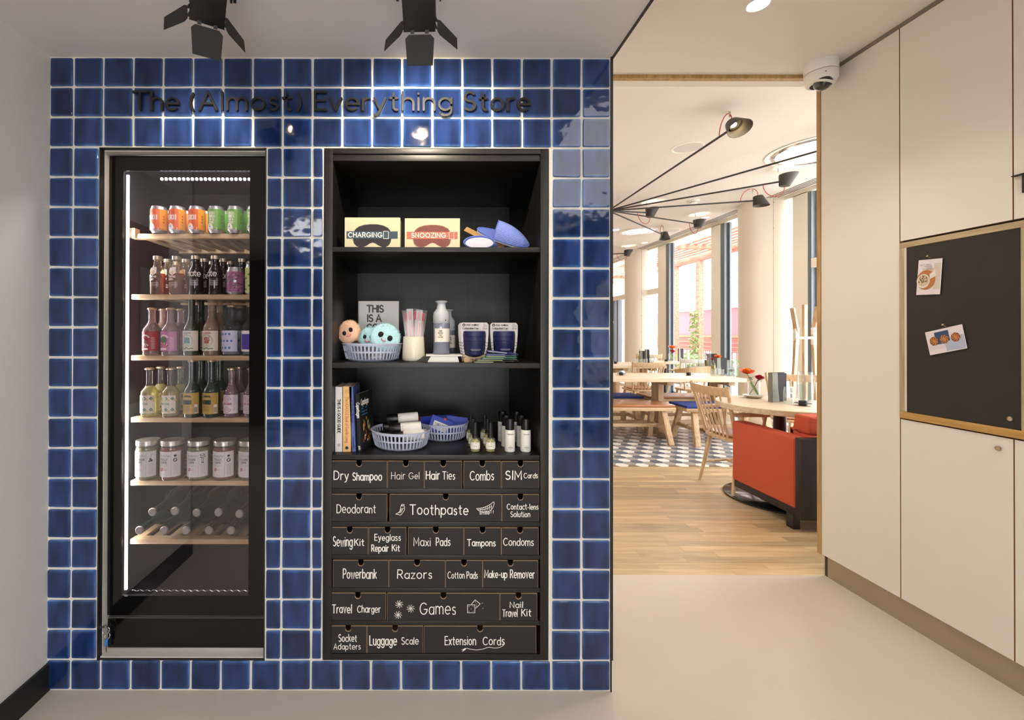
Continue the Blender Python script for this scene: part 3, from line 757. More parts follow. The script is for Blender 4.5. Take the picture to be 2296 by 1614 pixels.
# bottles
def bottle_proto(name,r,h,neck_h,shoulder,liq,fill,capk,labf,clear=.15,tint='#ffffff',rn=.0125):
    t=thing(name,'x','bottle')
    sb=h-neck_h-shoulder  # top of straight body
    prof=[(0,.004),(r*.6,.002),(r*.93,0),(r,.004),(r,sb)]
    for k in range(1,8):
        a=k/7; prof.append((r+(rn-r)*(.5-.5*math.cos(PI*a)),sb+shoulder*a))
    prof+=[(rn,h-.012),(rn+.0018,h-.011),(rn+.0018,h-.006),(rn,h-.005),(rn,h)]
    gm=glass('bottle_glass_'+name,tint,clear*.6,ior=1.45,refl=1.1)
    MB().lathe(prof,24).build('glass_body',gm,t,ang=60)
    lp=[(0,.006)]+[(a-.0012,b if b>.005 else .006) for a,b in prof[3:] if b<fill]+[(min(a for a,b in prof if b<=fill or b==prof[4][1])-.0012,fill),(0,fill)]
    lm=glass('liquid_'+name,liq,(.12 if name=='tea_bottle' else .8) if clear>.1 else .35,body=liq,ior=1.05,refl=.0)
    MB().lathe(lp,20).build('liquid',lm,t,ang=60)
    if capk=='crown':
        m=MB(); n=21; vs=[]
        for z,rr in ((h-.007,rn+.0042),(h-.002,rn+.003),(h+.0005,rn*.8),(h+.0012,0)):
            for i in range(2*n):
                a=PI*i/n; q=rr+(.0008 if i%2 and z<h-.001 else 0); vs.append((q*math.cos(a),q*math.sin(a),z))
        fs=[(j*2*n+i,j*2*n+(i+1)%(2*n),(j+1)*2*n+(i+1)%(2*n),(j+1)*2*n+i) for j in range(3) for i in range(2*n)]
        m.add(vs,fs); m.build('crown_cap',mat('crown_gold','#c9b48c',.3,metal=.8),t,ang=50)
    elif capk=='screw':
        MB().lathe([(rn+.003,h-.014),(rn+.003,h-.001),(rn+.002,h),(0,h)],24).build('screw_cap',mat('cap_champagne','#c8bda4',.3,metal=.8),t)
    labf(t,r); return t
def lab(t,r,z0,z1,base,u=.036,extra=None,mats=None,a0=-PI/2):
    m=MB(); patch(m,r+.0004,-u,u,z0,z1,0,0,18,a0)
    if extra: extra(m,r+.0004)
    m.build('paper_label',[base]+(mats or [whiteink]),t,ang=60)
def bars(m,r,x0,x1,z,n,dz,mi,e=.0005,wt=.0007,seed=3):
    q=random.Random(seed)
    for k in range(n): m.flat([subdiv_x(rect2(x0+q.uniform(0,.002),z-k*dz,x1-q.uniform(0,.004),z-k*dz+wt))],wrapf(r+e,0),mi)
# shelf 2: tea, mate
def tea_lab(t,r):
    m=MB(); f=wrapf(r+.0006,0)
    m.flat([subdiv_x(disc2(-.003,.088,.0135,.0135))],f,0); m.flat([rect2(.0,.092,.0108,.1035)],f,0)
    m.build('white_drop_print',[whiteink],t)
    m=MB(); T(m,'ChariTea',-.006,.064,.0095,.0014,r,m=0,gap=.1,wide=.62); T(m,'green',-.010,.054,.009,.0013,r,m=0,gap=.1,wide=.7)
    bars(m,r,-.02,.018,.044,5,.0032,0); m.build('print',[whiteink],t)
def mate_lab(word,a0):
    def f(t,r):
        m=MB(); T(m,word,0,.070,.022,.0026,r,m=0,gap=.1,wide=.95,a0=a0); bars(m,r,-.012,.022,.060,9,.0032,0); m.build('print',[whiteink],t)
    return f
mk={'tea':lambda:bottle_proto('tea_bottle',.0272,.148,.022,.045,'#bf7a22',.085,'screw',tea_lab,clear=.11,tint='#ffefd2',rn=.0135),
 'mate':lambda:bottle_proto('mate_bottle',.0272,.150,.022,.045,'#120d08',.095,'screw',mate_lab('mate',-PI/2),clear=.75,tint='#2a2018',rn=.0135),
 'ate':lambda:bottle_proto('mate_bottle',.0272,.150,.022,.045,'#120d08',.095,'screw',mate_lab('mate',-PI/2-.5),clear=.75,tint='#2a2018',rn=.0135)}
def pinkcan():
    t=thing('drink_can','x','can'); r,h=.0325,.104
    MB().lathe([(0,.003),(.02,.0025),(.024,0),(.028,.006),(r,.010),(r,h-.018),(.0275,h-.003),(.0275,h),(.026,h),(.025,h-.003),(0,h-.003)],24).build('can_body',alu,t,ang=50)
    m=MB(); patch(m,r+.0003,-.05,.05,.010,h-.017,0,0,24); q=random.Random(4); f=wrapf(r+.0006,0)
    for k in range(60): m.flat([[(a+q.uniform(-.001,.001),b) for a,b in disc2(q.uniform(-.045,.045),q.uniform(.014,h-.022),q.uniform(.002,.006),q.uniform(.002,.005),7)]],f,q.choice([1,2,3]))
    for k in range(3): m.flat([[(a,b) for a,b in disc2(-.012+k*.012,.05+(k%2)*.004,.006,.005,10)]],wrapf(r+.0009,0),4)
    m.build('printed_sleeve',[mat('pink_can','#9a5a80',.4),mat('pink_a','#b77a9c',.4),mat('pink_b','#6d3f63',.4),mat('pink_c','#8a7d4e',.4),steel],t); return t
def limecan():
    t=thing('drink_can','x','can'); r,h=.0285,.115
    MB().lathe([(0,.003),(.02,.0025),(.024,0),(r,.008),(r,h-.012),(.025,h-.003),(.025,h),(.024,h),(.023,h-.003),(0,h-.003)],24).build('can_body',alu,t,ang=50)
    m=MB(); patch(m,r+.0003,-.045,.045,.008,h-.012,0,0,20); f=wrapf(r+.0006,0)
    for k in range(6): m.flat([disc2(-.02+.008*(k%3)*2,.02+k*.014,.006,.004,8)],f,1)
    m.build('printed_sleeve',[mat('lime_can','#d9dd8a',.45),mat('leaf_green','#3f8d4a',.5)],t); return t
mk['pink']=pinkcan; mk['lime']=limecan
row2=[(356.5,'tea'),(398.5,'tea'),(441.5,'mate'),(485,'ate'),(529.5,'pink'),(569,'lime')]
nm={'tea':'amber bottle with white drop print','mate':'dark bottle with white lettering','ate':'dark bottle with turned lettering','pink':'pink marbled can','lime':'pale lime can'}
for i,(px,k) in enumerate(row2):
    for rw in range(3):
        kk=k if rw==0 else ('tea' if i<2 else 'mate')
        place(kk,mk[kk],fx(px),yI-.03+rw*.068+.02,SHZ[1],f"{nm[kk]}, {['front','middle','back'][rw]} row, {ORD[i]} from left, second fridge shelf",'drinks on the second fridge shelf')
# shelf 3 and 4 labels
red=mat('label_red','#a3201c',.5); pink=mat('label_pink','#c77fa6',.5); redsoft=mat('ink_red','#b03a26',.5); tealink=mat('ink_teal','#2f8c96',.5); greenink=mat('ink_green','#3f7d56',.5); blueink=mat('ink_blue','#2c6fb0',.5); gold=mat('label_gold','#c2a24c',.5); magenta=mat('ink_magenta','#a5305c',.5); purple=mat('ink_purple','#4b2f9a',.5)
def arch(m,r,cx,cz,R0,R1,a0,a1,mi,e=.0006,n=10):
    f=wrapf(r+e,0)
    for k in range(n):
        p=math.radians(a0+(a1-a0)*k/n); q=math.radians(a0+(a1-a0)*(k+1)/n)
        m.add([f(cx+R0*math.cos(p),cz+R0*math.sin(p)),f(cx+R0*math.cos(q),cz+R0*math.sin(q)),f(cx+R1*math.cos(q),cz+R1*math.sin(q)),f(cx+R1*math.cos(p),cz+R1*math.sin(p))],[(0,1,2,3)],mi)
def rays(m,r,cx,cz,R0,R1,n,mi,a0=0,a1=360,e=.0006):
    f=wrapf(r+e,0)
    for k in range(n):
        p=math.radians(a0+(a1-a0)*k/n); q=math.radians(a0+(a1-a0)*(k+.5)/n)
        m.add([f(cx+R0*math.cos(p),cz+R0*math.sin(p)),f(cx+R1*math.cos(p),cz+R1*math.sin(p)),f(cx+R1*math.cos(q),cz+R1*math.sin(q)),f(cx+R0*math.cos(q),cz+R0*math.sin(q))],[(0,1,2,3)],mi)
def sunlab(base,kind):
    def f(t,r):
        def ex(m,r):
            arch(m,r,-.008,.058,.016,.0215,30,150,1)
            if kind=='red': rays(m,r,-.006,.051,.006,.0185,7,1,120,330); arch(m,r,-.004,.050,0,.007,0,360,2)
            else: rays(m,r,-.008,.028,.004,.022,8,1,20,160,.0006); rays(m,r,-.008,.028,.004,.022,4,3,25,155,.0007); arch(m,r,-.008,.058,0,.013,0,360,2)
            m.flat([subdiv_x(rect2(-.026,.022,.004,.028))],wrapf(r+.0009,0),1)
            bars(m,r,.014,.03,.068,12,.0038,1,e=.0006)
        lab(t,r,.018,.091,base,.04,ex,[whiteink,mat('ink_tan','#8d6a46',.5) if kind=='red' else greenink,redsoft])
    return f
def ovallab(words,ink,z0=.018,z1=.094):
    def f(t,r):
        def ex(m,r):
            arch(m,r,-.004,.058,.0195,.0203,0,360,2,n=24); arch(m,r,-.004,.056,.023,.0238,0,360,2,n=24)
            for k in range(12): 
                q=random.Random(k); m.flat([disc2(-.026+k*.004,.027+q.uniform(-.003,.004),.002,.003,6)],wrapf(r+.0006,0),2)
            T(m,words[0],-.003,.058,.012,.0022,r,m=1,gap=.08,wide=.62); T(m,words[1],-.003,.047,.012,.0022,r,m=1,gap=.08,wide=.55)
            T(m,'COOPERATIVE',-.003,.083,.005,.0009,r,m=1,gap=.1,wide=.7)
            bars(m,r,-.01,.006,.041,2,.003,2)
        lab(t,r,z0,z1,creamlab,.04,ex,[ink,greenink])
    return f
def dotlab(t,r):
    def ex(m,r):
        for j in range(3):
            for i in range(4):
                m.flat([subdiv_x(disc2(-.033+i*.0145+(j%2)*.007-.004,.030+j*.026,.0042,.0045,12))],wrapf(r+.0006,0),1)
        m.flat([subdiv_x(rect2(-.034,.042+k*.026,.034,.0425+k*.026)) for k in range(2)],wrapf(r+.0005,0),2)
        bars(m,r,-.03,-.004,.024,1,.003,2)
    lab(t,r,.016,.095,mat('label_lilac','#cfcfdc',.5),.036,ex,[blueink,mat('ink_grey','#9a9aa6',.5)])
def purplab(t,r):
    def ex(m,r): m.flat([subdiv_x(rect2(-.03,.024,.03,.082))],wrapf(r+.0006,0),1)
    lab(t,r,.016,.095,whiteink,.036,ex,[purple])
def toniclab(t,r):
    def ex(m,r):
        f=wrapf(r+.0006,0)
        for cz in (.072,.030):
            for cx in (-.024,.0,.022): 
                m.flat([[(cx-.007,cz),(cx,cz-.007),(cx+.007,cz),(cx,cz+.007)]],f,1 if cx<.01 else 2)
                m.flat([disc2(cx+.009,cz-.006,.006,.005,8)],wrapf(r+.0004,0),3)
        m.flat([disc2(-.006,.071,.006)],wrapf(r+.0009,0),0)
        T(m,'INDIAN TONIC',-.006,.049,.007,.0011,r,m=1,gap=.15,wide=.62)
    lab(t,r,.016,.084,creamlab,.034,ex,[mat('ink_mint','#3b9683',.5),greenink,mat('ink_sand','#dcc48a',.5)])
def gingerlab(t,r):
    def ex(m,r):
        T(m,'GINGER BEER',-.006,.052,.014,.0030,r,m=1,gap=.05,wide=.36); arch(m,r,-.005,.06,.022,.0235,40,140,1)
        T(m,'COOPERATIVE',-.005,.078,.006,.0012,r,m=1,gap=.08,wide=.62)
        bars(m,r,-.018,.008,.042,6,.0032,1); m.flat([subdiv_x(rect2(.022,.016,.034,.05))],wrapf(r+.0006,0),2)
        m.flat([rect2(.023+.0022*k,.019,.0241+.0022*k,.04) for k in range(5)],wrapf(r+.0009,0),1)
    lab(t,r,.014,.094,gold,.04,ex,[mat('ink_darkgreen','#1e3b26',.5),whiteink])
def grapelab(t,r):
    def ex(m,r):
        for cz in (.068,.034): arch(m,r,-.006,cz,.013,.0145,0 if cz>.05 else 180,180 if cz>.05 else 360,1); arch(m,r,-.006,cz,.0075,.0087,0,360,1); arch(m,r,-.006,cz,.003,.0042,0,360,1)
        T(m,'PINK GRAPE',-.004,.049,.007,.0013,r,m=1,gap=.12,wide=.66)
        bars(m,r,.016,.028,.08,14,.004,1)
    lab(t,r,.016,.086,mat('label_pinkwhite','#e3dcda',.5),.036,ex,[magenta])
mk.update({
 'redb':lambda:bottle_proto('red_label_bottle',.0325,.182,.045,.045,'#4a1d16',.125,'crown',sunlab(red,'red'),clear=.35,tint='#e8c8b8'),
 'pinkb':lambda:bottle_proto('pink_label_bottle',.0325,.182,.045,.045,'#6a4a44',.125,'crown',sunlab(pink,'pink'),clear=.3,tint='#efd8d0'),
 'hulde':lambda:bottle_proto('tall_dark_bottle',.0300,.224,.075,.055,'#2a2410',.165,'crown',ovallab(('Hulde','blomst'),tealink),clear=.5,tint='#55603a'),
 'aebler':lambda:bottle_proto('tall_amber_bottle',.0315,.222,.070,.055,'#7a5232',.178,'crown',ovallab(('\u00c6BLE','most'),redsoft),clear=.35,tint='#ead8b8'),
 'dots':lambda:bottle_proto('dotted_label_bottle',.0345,.193,.045,.045,'#c9cfd0',.10,'crown',dotlab,clear=.02,tint='#f2f8f8'),
 'purp':lambda:bottle_proto('purple_label_bottle',.0345,.193,.045,.045,'#c9cfd0',.10,'crown',purplab,clear=.02,tint='#f2f8f8'),
 'tonic':lambda:bottle_proto('tonic_bottle',.0305,.187,.060,.035,'#dcd8b0',.118,'crown',toniclab,clear=.03,tint='#fbfae8'),
 'ginger':lambda:bottle_proto('green_bottle',.0315,.218,.075,.05,'#39443a',.165,'crown',gingerlab,clear=.55,tint='#4f6a58'),
 'grape':lambda:bottle_proto('pink_drink_bottle',.0290,.187,.055,.045,'#5e2f34',.155,'crown',grapelab,clear=.3,tint='#f0dcdc')})
nm.update(redb='bottle with red sun ray label',pinkb='bottle with pink mushroom label',hulde='tall bottle with teal words',aebler='tall bottle with red words',dots='clear bottle with blue dots',purp='bottle with purple square',
 tonic='small bottle with green leaf label',ginger='tall green bottle with gold label',grape='pink drink bottle, white label')
row3=[(345,'redb'),(386,'pinkb'),(433,'hulde'),(477,'aebler'),(522,'dots'),(566,'purp')]
row4=[(340,'tonic'),(387,'tonic'),(435.5,'ginger'),(478,'ginger'),(523,'grape'),(567,'grape')]
for si,(rw_,names) in enumerate(((row3,'third'),(row4,'fourth'))):
    for i,(px,k) in enumerate(rw_):
        for rw in range(2):
            place(k,mk[k],fx(px),yI-.012+rw*.072,SHZ[2+si],f"{nm[k]}, {ORD[i]} from left, {['front','back'][rw]} row, {names} fridge shelf",f'bottles on the {names} fridge shelf')
# soup jars
def jar_proto(kind):
    r,h=.0425,.148; words,col={'jord':(('JORDSKOK','SUPPE'),'#8c8566'),'tomat':(('TOMAT','SUPPE'),'#7d3416'),'svampe':(('SVAMPE','SUPPE'),'#7f7c50')}[kind]
    t=thing('soup_jar','x','jar')
    MB().lathe([(0,.004),(r*.7,.002),(r*.93,0),(r,.006),(r,h-.034),(r*.985,h-.026),(r*.93,h-.018),(r*.93,h-.004)],32).build('glass_body',glass('jar_glass','#f4f6ee',.05,ior=1.5,refl=1.1),t,ang=60)
    MB().lathe([(0,.006),(r-.002,.006),(r-.002,h-.034),(r*.9,h-.026),(0,h-.026)],32).build('soup',mat('soup_'+kind,col,.4,noise=.15,nscale=60),t,ang=60)
    MB().lathe([(r*.985,h-.018),(r*.985,h-.002),(r*.96,h),(r*.9,h-.0005),(0,h-.0015)],32).build('lid',mat('lid_silver','#c9c5b6',.3,metal=.75),t,ang=40)
    m=MB(); z0,z1=.014,h-.038; patch(m,r+.0004,-.052,.052,z0,z1,0,0,24); r2=r+.0004
    # handwriting scribble
    q=random.Random(5); pts=[(-.026+k*.0012,.094+.003*math.sin(k*1.7)+.002*math.sin(k*.6)) for k in range(34)]
    m.flat([subdiv_x(p) for p in ribbon(pts,.0007)],wrapf(r2+.0003,0),1)
    T(m,words[0],-.010,.077,.0068,.0012,r2,m=1,gap=.3,wide=.85); T(m,words[1],-.010,.066,.0068,.0012,r2,m=1,gap=.3,wide=.85)
    bars(m,r2,-.024,.006,.060,2,.004,1,e=.0003,wt=.0005)
    T(m,'\u00d8',-.019,.0375,.010,.0022,r2,m=2); 
    for k in range(3): m.flat([subdiv_x(rect2(-.010,.0385+k*.003,.001,.0392+k*.003))],wrapf(r2+.0003,0),2)
    bars(m,r2,-.014,-.006,.024,2,.003,1,e=.0003,wt=.0005)
    m.flat([rect2(.0165,.018,.0170,z1-.004)],wrapf(r2+.0003,0),1)
    bars(m,r2,.022,.042,.062,13,.0034,1,e=.0003,wt=.0005)
    # ink drawing of the vegetable
    f=wrapf(r2+.0003,0)
    if kind=='tomat': m.flat([subdiv_x(disc2(.031,.078,.0075)),disc2(.031,.094,.0055,.0045)],f,1)
    elif kind=='svampe': m.flat([disc2(.031,.097,.009,.004),disc2(.033,.089,.010,.0035),rect2(.028,.070,.0295,.088),rect2(.0335,.070,.035,.088),rect2(.027,.066,.036,.070)],f,1)
    else: m.flat([disc2(.031,.080,.004,.004),disc2(.035,.074,.004,.004),disc2(.028,.073,.004,.003)],f,1); m.flat(ribbon([(.031,.08),(.034,.1)],.001),f,1)
    m.build('paper_label',[greylab,darkink,mat('ink_organic','#b3261e',.5)],t,ang=60)
    return t
jars=[(333.5,'jord'),(388,'tomat'),(448,'svampe'),(505.5,'tomat'),(562,'svampe')]
jl={'jord':'jar of beige green soup with white label','tomat':'jar of red soup with white label','svampe':'jar of olive green soup with white label'}
for i,(px,k) in enumerate(jars):
    place('jar'+k,lambda:jar_proto(k),fx(px,1.765),Yd(1.765),SHZ[4],f"{jl[k]}, {ORD[i]} from left, fridge shelf above the wine",'soup jars in the fridge')
# wine bottles lying with their necks to the door
def wine():
    t=thing('wine_bottle','x','bottle')
    M=Matrix.Rotation(-PI/2,4,'X')
    MB().lathe([(0,.0),(.0145,.0),(.0148,.004),(.0148,.085),(.018,.10),(.034,.135),(.0375,.155),(.0375,.29),(.034,.298),(0,.296)],28,M=M).build('glass_body',mat('wine_green','#1c3026',.12,coat=.6),t,ang=50)
    MB().lathe([(0,-.0012),(.0135,-.0012),(.0145,.0),(.0155,.0015),(.0155,.006),(.0149,.007)],24,M=M).build('foil_cap',mat('foil','#b7b2a6',.35,metal=.7),t)
    MB().lathe([(.0128,-.0015),(.0138,-.0008)],24,M=M).build('foil_ring',mat('foil_dark','#4a463f',.5,metal=.5),t)
    return t
wz=1.715
for (lst,zz,lb) in (([(314,1193),(369,1193.5),(418,1194),(470,1193.5),(519,1194)],0,'lower'),([(343,1151),(393,1149),(442,1152.5),(491,1151.5),(538,1155)],1,'upper')):
    for i,(px,py) in enumerate(lst):
        p=P(px,py,wz)
        z=max(p.z,.505+.0378)+0
        place('wine',wine,p.x,p.y,z if zz==0 else p.z+.002,f"lying wine bottle with silver capsule, {ORD[i]} from left in the {lb} row",'wine bottles lying in the fridge')
# ================= black shelving unit =================
SC=618.0
def sx(px): return (px-953)/SC
def sz(py): return CAMZ-(py-747)/SC
YS=-.004
un=thing('shelving_unit','tall black wooden shelving unit built into the blue tile wall','shelving unit')
ux0,ux1=SX0+.003,SX1-.003; ix0,ix1=ux0+.030,ux1-.028; yb=.62
zt=FZ-.003; zb=BZ+.003
for a,b in ((ux0,ix0),(ix1,ux1)): MB().box(a,YS,zb,b,yb,zt).build('side_panel',bwood,un,bevel=.0012)
MB().box(ix0,yb-.012,zb,ix1,yb,zt-.01).build('back_panel',bwood,un,smooth=False)
MB().box(ix0,YS,zt-.018,ix1,yb-.012,zt).build('top_panel',bwoodx,un,bevel=.001)
MB().box(ix0,YS+.006,sz(362),ix1,yb-.012,zt-.0185).build('top_rail',bwoodx,un,bevel=.001)
MB().box(ix0,YS,zb,ix1,yb-.012,sz(1461)).build('bottom_panel',bwoodx,un,bevel=.001)
zA,zB,zC=sz(555),sz(814.5),sz(1020)
for z,th in ((zA,.0175),(zB,.0185),(zC,.0175)): MB().box(ix0,YS+.006,z-th,ix1,yb-.012,z).build('shelf',bwoodx,un,bevel=.001)
rows=[(1033,1094),(1107,1168),(1181,1242),(1254,1315),(1327,1388),(1400,1461)]
for (a,b),(c,d) in zip(rows,rows[1:]): MB().box(ix0,YS+.004,sz(c-1.5),ix1,yb-.012,sz(b+.5)).build('divider',bwoodx,un,bevel=.001)
chalk=mat('chalkboard_paint','#211e1d',.7,noise=.12,nscale=14); drawedge=mat('drawer_edge','#b08f6c',.7); ink=mat('chalk_white','#efeae2',.8)
def U(u): return 720+u/4.415
def VA(v): return 1020+v/4.415
def VB(v): return 1240+v/4.415
# drawers: px0, px1, [(words, u0, u1, baseline v, cap v, weight)]
DR=[
 (0,744,869,'Dry Shampoo',[('Dry',135,277,240,155,8),('Shampoo',320,605,246,170,9)]),
 (0,870,951.5,'Hair Gel',[('Hair',700,835,235,165,5),('Gel',873,975,232,168,5)]),
 (0,952.5,1036,'Hair Ties',[('Hair',1043,1175,235,155,9),('Ties',1205,1325,235,157,7)]),
 (0,1040,1123,'Combs',[('Combs',1475,1708,243,155,8)]),
 (0,1125,1208,'SIM Cards',[('SIM',1825,1980,235,152,10),('Cards',2005,2140,222,172,6)]),
 (1,744,869,'Deodorant',[('Deodorant',165,545,568,488,7)]),
 (1,875,1124.5,'Toothpaste',[('Toothpaste',885,1455,582,488,9),('smile',1570,1668,580,545,4),('!!',1680,1705,570,540,4)]),
 (1,1125.5,1208,'Contact-lens Solution',[('Contact-lens',1840,2145,530,478,6),('Solution',1875,2065,604,552,6)]),
 (2,745,827,'Sewing Kit',[('Sewing',130,318,895,803,8),('Kit',340,432,888,822,8)]),
 (2,828.5,912,'Eyeglass Repair Kit',[('Eyeglass',538,792,838,778,7),('Repair',508,672,945,880,8),('Kit',710,783,942,882,8)]),
 (2,916,1040,'Maxi Pads',[('Maxi',923,1085,890,812,7),('Pads',1143,1280,888,810,8)]),
 (2,1041,1123.5,'Tampons',[('Tampons',1450,1725,890,828,8)]),
 (2,1124.5,1207,'Condoms',[('Condoms',1805,2100,885,815,7)]),
 (3,749,873,'Powerbank',[('Powerbank',228,555,240,150,8)]),
 (3,874,999,'Razors',[('Razors',763,1100,240,158,8)]),
 (3,1000,1082,'Cotton Pads',[('Cotton',1257,1420,238,175,6),('Pads',1445,1550,238,172,7)]),
 (3,1083,1206,'Make-up Remover',[('Make-up',1620,1840,230,160,8),('Remover',1873,2108,233,153,8)]),
 (4,742,867,'Travel Charger',[('Travel',122,312,578,493,8),('Charger',370,595,572,505,7)]),
 (4,870,1120.5,'Games',[('Games',985,1335,588,470,8)]),
 (4,1121.5,1204,'Nail Travel Kit',[('Nail',1870,1995,522,465,7),('Travel',1797,1942,610,540,7),('Kit',1985,2075,606,540,8)]),
 (5,742,824.5,'Socket Adapters',[('Socket',187,362,858,790,7),('Adapters',138,400,935,878,6)]),
 (5,825.5,950,'Luggage Scale',[('Luggage',492,755,893,803,9),('Scale',805,970,885,815,7)]),
 (5,952,1202,'Extension Cords',[('Extension',1232,1533,888,808,8),('Cords',1605,1815,888,810,8)]),
]
def C(u,v,fn): return (sx(U(u)),sz(fn(v)))
def smooth(pts,n=4):
    out=[]
    for i in range(len(pts)-1):
        p0=pts[max(i-1,0)];p1=pts[i];p2=pts[i+1];p3=pts[min(i+2,len(pts)-1)]
        for k in range(n):
            t=k/n
            out.append(tuple(.5*((2*p1[a])+(-p0[a]+p2[a])*t+(2*p0[a]-5*p1[a]+4*p2[a]-p3[a])*t*t+(-p0[a]+3*p1[a]-3*p2[a]+p3[a])*t**3) for a in (0,1)))
    out.append(pts[-1]); return out
def draw(m,fn,pts,w_=5,sm=True):
    q=[C(u,v,fn) for u,v in pts]; m.flat(ribbon(smooth(q) if sm else q,w_/4.415/SC),lambda a,b:(a,YS+.0035-.0009,b),0)
for ri,p0,p1,nmx,words in DR:
    y0,y1=rows[ri]; fn=VA if ri<3 else VB
    x0,x1=sx(p0),sx(p1); z0,z1=sz(y1-.5),sz(y0); cx=(x0+x1)/2; yf=YS+.0035+R.uniform(-.001,.001)*0
    nr=.0098
    notch=[(cx+nr*math.cos(a),z1-.0105+nr*math.sin(a)) for a in [0-k*PI/8 for k in range(9)]]
    out=[(x0,z1),(x0,z0),(x1,z0),(x1,z1),(cx+nr,z1)]+notch+[(cx-nr,z1)]
    m=MB().prism(out,lambda u,v,t:(u,t,v),yf,yf+.004,0,1)
    # the plywood edge shows as a hairline on the front's rim
    for a,b in (((x0,z1),(cx-nr,z1)),((cx+nr,z1),(x1,z1))): m.flat([[(a[0],a[1]),(b[0],b[1]),(b[0],b[1]-.0011),(a[0],a[1]-.0011)]],lambda a,b:(a,yf-.0004,b),1)
    for xx in (x0,x1-.0007): m.flat([rect2(xx,z0,xx+.0007,z1)],lambda a,b:(a,yf-.0004,b),1)
    m.flat(ribbon([(a,b-.0003) for a,b in notch],.0016),lambda a,b:(a,yf-.0005,b),1)
    m.box(x0,yf+.004,z0,x0+.003,yf+.25,z1-.004,1).box(x1-.003,yf+.004,z0,x1,yf+.25,z1-.004,1).box(x0,yf+.004,z0,x1,yf+.25,z0+.003,1)
    d=m.build('drawer',[chalk,drawedge],un,smooth=False,label='black drawer hand lettered "%s"'%nmx)
    m=MB()
    for i,(wd,u0,u1,vb,vt,wt) in enumerate(words):
        a=C(u0,vb,fn); b=C(u1,vt,fn)
        big=1
        m.flat(txt(wd,a[0],b[0],a[1],b[1]-a[1],wt/4.415/SC*1.12,jit=.055,gap=.27,seed=ri*7+i+3),lambda a,b:(a,yf-.0009,b),0)
    if nmx=='Toothpaste':
        draw(m,fn,[(800,490),(812,500),(828,500),(828,540),(795,585),(768,582),(745,578),(775,562),(790,540),(793,510),(800,490)],5)
        draw(m,fn,[(806,482),(826,484),(822,498),(803,496),(806,482)],5,False)
        for k in range(5): draw(m,fn,[(788-k*4,530+k*9),(822-k*6,520+k*11)],4,False)
        draw(m,fn,[(1540,522),(1600,515),(1660,490),(1708,458),(1706,500),(1670,545),(1600,555),(1560,542),(1540,522)],5)
        draw(m,fn,[(1556,532),(1620,530),(1690,500)],4)
        for k in range(7): draw(m,fn,[(1575+k*18,520-k*6),(1578+k*18,550-k*3)],4,False)
    if nmx=='Games':
        for cx_,cy_ in ((780,492),(893,535),(770,597)):
            for k in range(9):
                a0=k*2*PI/9
                draw(m,fn,[(cx_+r_*math.cos(a0+r_*.022),cy_+r_*math.sin(a0+r_*.022)) for r_ in (4,14,26,38)],4.5)
        draw(m,fn,[(1452,497),(1524,497),(1524,574),(1452,574),(1452,497)],5,False)
        draw(m,fn,[(1490,492),(1526,448),(1577,487),(1532,530)],5,False)
        for u,v in ((1468,513),(1508,513),(1488,537),(1468,560),(1508,560),(1527,468),(1538,488),(1540,508)): m.flat([disc2(*C(u,v,fn),.0013,n=8)],lambda a,b:(a,yf-.0009,b),0)
        draw(m,fn,[(1594,484),(1602,476)],3,False); draw(m,fn,[(1600,535),(1607,528)],3,False)
    if nmx=='Extension Cords':
        draw(m,fn,[(1805,872),(1808,890),(1770,912),(1720,920),(1660,912),(1600,930),(1540,938),(1480,930),(1445,922),(1428,932)],5)
        draw(m,fn,[(1430,928),(1412,940)],16,False); draw(m,fn,[(1408,935),(1394,938)],4,False); draw(m,fn,[(1412,948),(1400,956)],4,False)
    if nmx=='Toothpaste' : pass
    m.build('lettering',ink,d,smooth=False)
